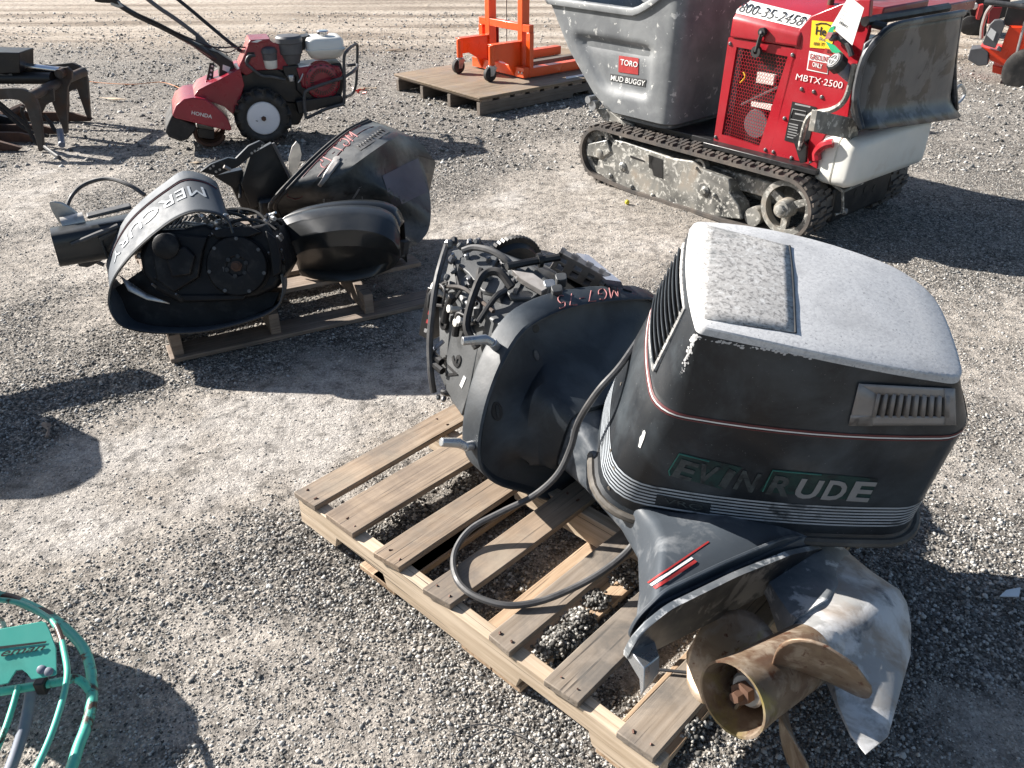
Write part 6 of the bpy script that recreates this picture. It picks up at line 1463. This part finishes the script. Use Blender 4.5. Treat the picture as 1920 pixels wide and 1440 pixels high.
mb = MB(GF); mb.prism([V(-.75, .5, .001), V(-.40, .5, .001), V(-.42, .5, .10), V(-.62, .5, .16), V(-.7, .5, .45), V(-1.4, .5, .5), V(-1.4, .5, .001)], (0, .03, 0)); mb.build('back_plate', m_black, gra)
MB(GF).b2((-1.6, -.4, .10), (-.78, .85, .16)).build('floor_plate', m_black, gra)
def g2(name, P, r, m, par, n=6): return MB().tube(curve_pts([gp(a, b, z) for a, b, z in P], n), r, 8).build(name, m, par)
MB(GF).tube(curve_pts([GF.on(a, b, 1, .1) for a, b in ((-5, 190), (22, 212), (48, 234), (60, 256), (72, 272))], 5), .014, 8).build('hydraulic_hose', m_rubber, gra)
MB(GF).tube(curve_pts([GF.on(a, b, 1, .15) for a, b in ((-5, 198), (20, 220), (45, 240), (70, 250), (90, 255))], 5), .014, 8).build('hydraulic_hose', m_rubber, gra)
MB(GF).tube(curve_pts([GF.on(a, b, 1, .2) for a, b in ((41, 200), (42, 212), (50, 230), (62, 252))], 5), .012, 8).build('hydraulic_hose', m_rubber, gra)
MB(GF).tube(curve_pts([GF.on(a, b, 1, .25) for a, b in ((82, 216), (94, 230), (103, 244), (112, 245))], 5), .014, 8).build('hydraulic_hose', m_rubber, gra)
g2('hose_coupling', [(112, 243, .10), (114, 256, .06), (116, 272, .03)], .022, m_pipe, gra)
g2('hose_end', [(84, 275, .04), (95, 284, .03), (112, 296, .015)], .012, m_hose, gra)

# ------------------------------------------------------------------ teal power trowel in the lower left corner
tw0 = gp(-60, 1330)
trw = thing('power_trowel', tw0*V(1, 1, 0), 'teal power trowel with a round tube guard in the lower left corner', 'power trowel')
def t2(name, P, z, r, m, n=6): return MB().tube(curve_pts([gp(a, b, z if len(q) < 3 else q[2]) for q in P for a, b in [q[:2]]], n), r, 10).build(name, m, trw)
hoop = [(-90, 1112), (-40, 1110), (0, 1117), (30, 1125), (75, 1145), (107, 1165), (140, 1195), (160, 1222), (170, 1255), (173, 1292), (170, 1330), (160, 1367), (147, 1400), (135, 1437), (110, 1490), (60, 1560)]
t2('guard_ring', hoop, .10, .0115, m_teal)
t2('guard_ring', [(-60, 1128, .13), (0, 1125, .15), (40, 1132, .17), (72, 1147, .19), (100, 1167, .20), (113, 1192, .20), (122, 1230, .20), (126, 1260, .20), (122, 1292, .20), (112, 1330, .20), (95, 1380, .20), (70, 1437, .20), (30, 1520, .2)], .2, .0065, m_teal)
t2('guard_bar', [(-60, 1306, .13), (0, 1297, .13), (75, 1285, .13), (120, 1277, .13), (140, 1272, .13), (157, 1281, .12), (170, 1297, .10)], .13, .0095, m_teal)
t2('guard_bar', [(34, 1287, .14), (22, 1330, .13), (0, 1392, .12), (-40, 1480, .1)], .13, .0065, m_teal)
t2('guard_bar', [(-10, 1155, .10), (3, 1163, .12), (10, 1180, .2)], .13, .005, m_teal)
t2('ground_pipe', [(61, 1278, .13), (56, 1310, .10), (45, 1365, .07), (20, 1440, .05), (-10, 1500, .05)], .1, .012, m_pipe)
pz = .27
pq_ = [(-150, 1205), (0, 1179), (78, 1165), (86, 1168), (93, 1182), (105, 1215), (106, 1262), (103, 1266), (59, 1274), (50, 1262), (41, 1256), (30, 1257), (15, 1281), (0, 1284), (-150, 1310)]
tn = unit(V(.12, -.5, .85)); T0 = gp(50, 1220, pz)
TPf = Fr(T0, np.cross((0, 1, 0), tn), None, None) if False else Fr(T0, unit(np.cross(V(0, 1, 0), tn)), np.cross(tn, unit(np.cross(V(0, 1, 0), tn))), tn)
mb = MB(TPf); mb.slab(pq_, 2, 0, -.004); tpm = mb; tpl = mb.build('name_plate', m_tealp, trw, bevel=.001); STp = Surf(tpm)
qtext('plate_lettering', 'eman', STp, [(0, 1232), (79, 1219), (85, 1209), (4, 1220)], m_blackp, tpl, shear=.25, offset=.012, off=.0015, cap=.56)
mb = MB(); patch(mb, STp, [(-60, 1225), (86, 1206), (88, 1202), (-60, 1219)], 8, 1, .0012); mb.build('plate_underline', m_blackp, tpl)
for a, b in ((79, 1256), (92, 1260)):
    p, n_ = STp.hit(a, b)
    if p is not None: mb = MB(); mb.lathe(p, n_, [(-.002, .009), (.006, .009), (.008, .006)], 8); mb.build('bolt', m_pipe, tpl)
c = gp(79, 1285, .13); mb = MB(); mb.box(c, (.022, .024, .035)); mb.build('clamp', m_black, trw, bevel=.003)
# unseen engine of the trowel, added and shaped to cast shade into view
mb = MB(); c = V(-1.42, 1.42, 0); mb.lathe(c, (0, 0, 1), [(.09, .08), (.20, .10), (.22, .12), (.34, .13), (.40, .10), (.42, .03)], 24); mb.build('engine', m_greyplas, trw)
for k in range(0):
    a = k*math.pi/2+2.3; d = V(math.cos(a), math.sin(a), 0); e = V(-d[1], d[0], 0)
    MB().prism([c+d*.06-e*.02+V(0, 0, .03), c+d*.36-e*.07+V(0, 0, .012), c+d*.36+e*.05+V(0, 0, .018), c+d*.06+e*.05+V(0, 0, .03)], (0, 0, .004)).build('trowel_blade', m_rust, trw)

# ------------------------------------------------------------------ machines at the top right corner
S_ = Fr(gp(1895, 160), az=-30)
saw = thing('floor_saw', S_.w((.3, .4, 0)), 'orange red wheeled floor machine with grey belt guard in the top right corner', 'floor saw')
def sslab(name, px, y, th, m, bev=.006, par=saw): return MB(S_).slab(px, 1, y, th).build(name, m, par, bevel=bev, seg=3)
sslab('body', [(1838, 86), (1848, 90), (1875, 96), (1884, 70), (1892, 50), (1960, 52), (1960, 140), (1900, 128), (1898, 130), (1856, 113), (1853, 97)], .02, .40, m_lred)
sslab('lower_body', [(1861, 122), (1899, 132), (1899, 146), (1860, 136)], .05, .35, m_lred)
sslab('belt_guard', [(1842, 80), (1856, 46), (1864, 38), (1874, 37), (1882, 40), (1884, 48), (1866, 91), (1844, 84)], .0, .08, m_greyplas)
sslab('guard_label', [(1850, 66), (1858, 52), (1868, 60), (1862, 77)], -.003, .002, m_whitep, 0)
sslab('weight_box', [(1814, 112), (1819, 92), (1840, 90), (1853, 98), (1852, 122), (1834, 124)], .0, .22, m_greyplas)
sslab('tensioner', [(1868, 92), (1872, 86), (1878, 90), (1876, 98)], -.01, .04, m_greyplas)
c = S_.on(1924, 133, 1, -.02); mb = MB(S_); mb.lathe(c, (0, 1, 0), [(-.03, .10), (-.035, .16), (-.02, .19), (.03, .19), (.045, .16), (.04, .1)], 32); w_ = mb.build('wheel', m_tyre, saw)
mb = MB(S_); mb.lathe(c, (0, 1, 0), [(-.02, .02), (-.028, .04), (-.015, .06), (-.02, .112)], 24); mb.build('wheel_rim', m_pipe, w_)
sslab('engine', [(1880, 45), (1890, 10), (1960, 0), (1960, 52), (1892, 50)], .10, .30, m_black)
MB(S_).tube(curve_pts([S_.on(a, b, 1, -.05) for a, b in ((1845, 4), (1870, 6), (1900, 10), (1940, 16))], 4), .022, 10).build('handle', m_hose, saw)
MB(S_).tube([S_.on(1922, 40, 1, -.02), S_.on(1906, 102, 1, -.02)], .012, 8).build('brace_rod', m_zinc, saw)
MB(S_).tube(curve_pts([S_.on(a, b, 1, .5) for a, b in ((1862, 8), (1850, 24), (1842, 50), (1840, 72))], 4), .018, 8).build('brace_tube', m_alu, saw)
D_ = Fr(gp(1822, 72), az=-20)
dk = thing('engine_machine', D_.w((.2, .4, 0)), 'dark red engine machine behind, at the very top right above the orange one', 'engine machine')
def dslab(name, px, y, th, m, bev=.006): return MB(D_).slab(px, 1, y, th).build(name, m, dk, bevel=bev, seg=3)
dslab('engine', [(1812, -20), (1900, -30), (1890, 30), (1850, 45), (1822, 40)], .15, .3, m_black); dslab('body', [(1836, 10), (1845, 8), (1842, 26), (1836, 38), (1830, 36)], .0, .1, m_redp)
dslab('frame', [(1795, 20), (1850, 30), (1850, 66), (1812, 66)], .3, .3, m_black); dslab('cover', [(1856, 14), (1880, 14), (1870, 45), (1852, 45)], .1, .1, m_dred)
dslab('red_frame', [(1780, -20), (1815, -20), (1812, 8), (1790, 8)], .5, .2, m_dred)
for a, b, r in ((1816, 10, .05), (1828, 12, .035), (1818, 48, .10)): mb = MB(D_); mb.lathe(D_.on(a, b, 1, .02), (0, 1, 0), [(0, r*.7), (.01, r), (.06, r)], 16); mb.build('pulley', m_tank if b < 30 else m_tyre, dk)

# ------------------------------------------------------------------ odds and ends on the ground
def stick(name, a, b, r, m, label, cat, z=.012, flat=.5):
    p, q = gp(*a, z), gp(*b, z); d = unit(q-p); s_ = np.cross(d, V(0, 0, 1))
    mb = MB(); n = 6; rings = []
    for k in range(n):
        t = k/(n-1); w = r*(.75+.5*math.sin(t*7+a[0]))*(1 if 0 < k < n-1 else .5); c = p*(1-t)+q*t+s_*r*.6*math.sin(t*4+b[0])
        rings.append([c+s_*w, c+V(0, 0, w*flat), c-s_*w, c-V(0, 0, w*flat)])
    mb.loft(rings); return tag(mb.build(name, m, None), label, cat)
stick('stick', (186, 183), (238, 186), .016, m_stick, 'thin pale stick on the gravel right of the grapple', 'stick')
stick('stick', (722, 95), (766, 90), .018, m_stick, 'pale split stick on the gravel left of the plywood pallet', 'stick')
stick('stick', (356, 305), (383, 302), .014, m_stick, 'short pale stick on the gravel just below the tiller tines', 'stick')
stick('marker_stake', (672, 166), (706, 165), .018, m_stick, 'pale marker stake with red ribbon beside the tiller bumper', 'stake')
mb = MB(); rb_ = random.Random(4)
for k in range(7):
    p = gp(668+rb_.uniform(-5, 16), 172+rb_.uniform(-4, 4), .012); mb.tube([p, p+V(rb_.uniform(-.06, .06), rb_.uniform(-.05, .05), .012)], .006, 4)
tag(mb.build('red_ribbon', m_lred, None), 'crumpled red ribbon lying by the marker stake', 'ribbon', kind='stuff')
tag(MB().tube(curve_pts([gp(a, b, .012) for a, b in ((168, 153), (200, 156), (250, 158), (298, 154), (325, 160), (345, 170), (362, 178))], 5), .0032, 5).build('twine', m_twine, None), 'orange twine trailing over the gravel to the tiller', 'twine')
stick('wood_chip', (82, 792), (91, 818), .012, m_wood3, 'flat wood chip in the shade at the left edge', 'wood chip')
tag(MB().prism([gp(1874, 1119, .006), gp(1886, 1108, .02), gp(1913, 1103, .01), gp(1910, 1120, .006)], (0, 0, .004)).build('plastic_shard', m_shard, None), 'pale plastic shard on the dark gravel at the right edge', 'shard')
tag(MB().tube(curve_pts([gp(a, b, .008) for a, b in ((846, 1428), (846, 1395), (862, 1370), (900, 1358), (950, 1366), (1000, 1392), (1045, 1428))], 6), .0016, 5).build('wire', m_hose, None), 'thin wire looping over the gravel at the bottom of the frame', 'wire')
tag(MB().tube(curve_pts([gp(a, b, .14) for a, b in ((1196, 1253), (1240, 1256), (1300, 1262))], 4), .0035, 6).build('strip', m_hose, None), 'thin dark rod lying across the boards below the trim tab', 'strip')  # slim dark tube tracing a dark line across the boards
tag(MB().ball(gp(1176, 379, .012), .014).build('yellow_sprig', m_sprig, None), 'small yellow sprig on the dirt under the buggy track', 'sprig')
# made-up, unseen mixer outside the left edge, whose shade reaches into the picture
mx = thing('offscreen_occluder', (-2.65, 2.6, 0), 'drum mixer with a long handle added unseen left of the picture for its shade', 'occluder')
mb = MB(); mb.lathe((-2.30, 2.48, .36), (.1, -.2, 1), [(-.20, .08), (-.15, .16), (0, .21), (.12, .20), (.2, .12)], 24); mb.build('drum', m_greyplas, mx)
mb = MB(); mb.tube([(-2.75, 2.72, .5), (-2.16, 3.02, .5)], .06, 8); mb.tube([(-2.75, 2.72, .5), (-2.45, 2.55, .4)], .05, 8); mb.build('handle', m_hose, mx)
for x, y in ((-2.5, 2.45), (-2.2, 2.62), (-2.28, 2.3)): MB().cyl((x, y, 0), (-2.30, 2.48, .3), .02).build('leg', m_hose, mx)
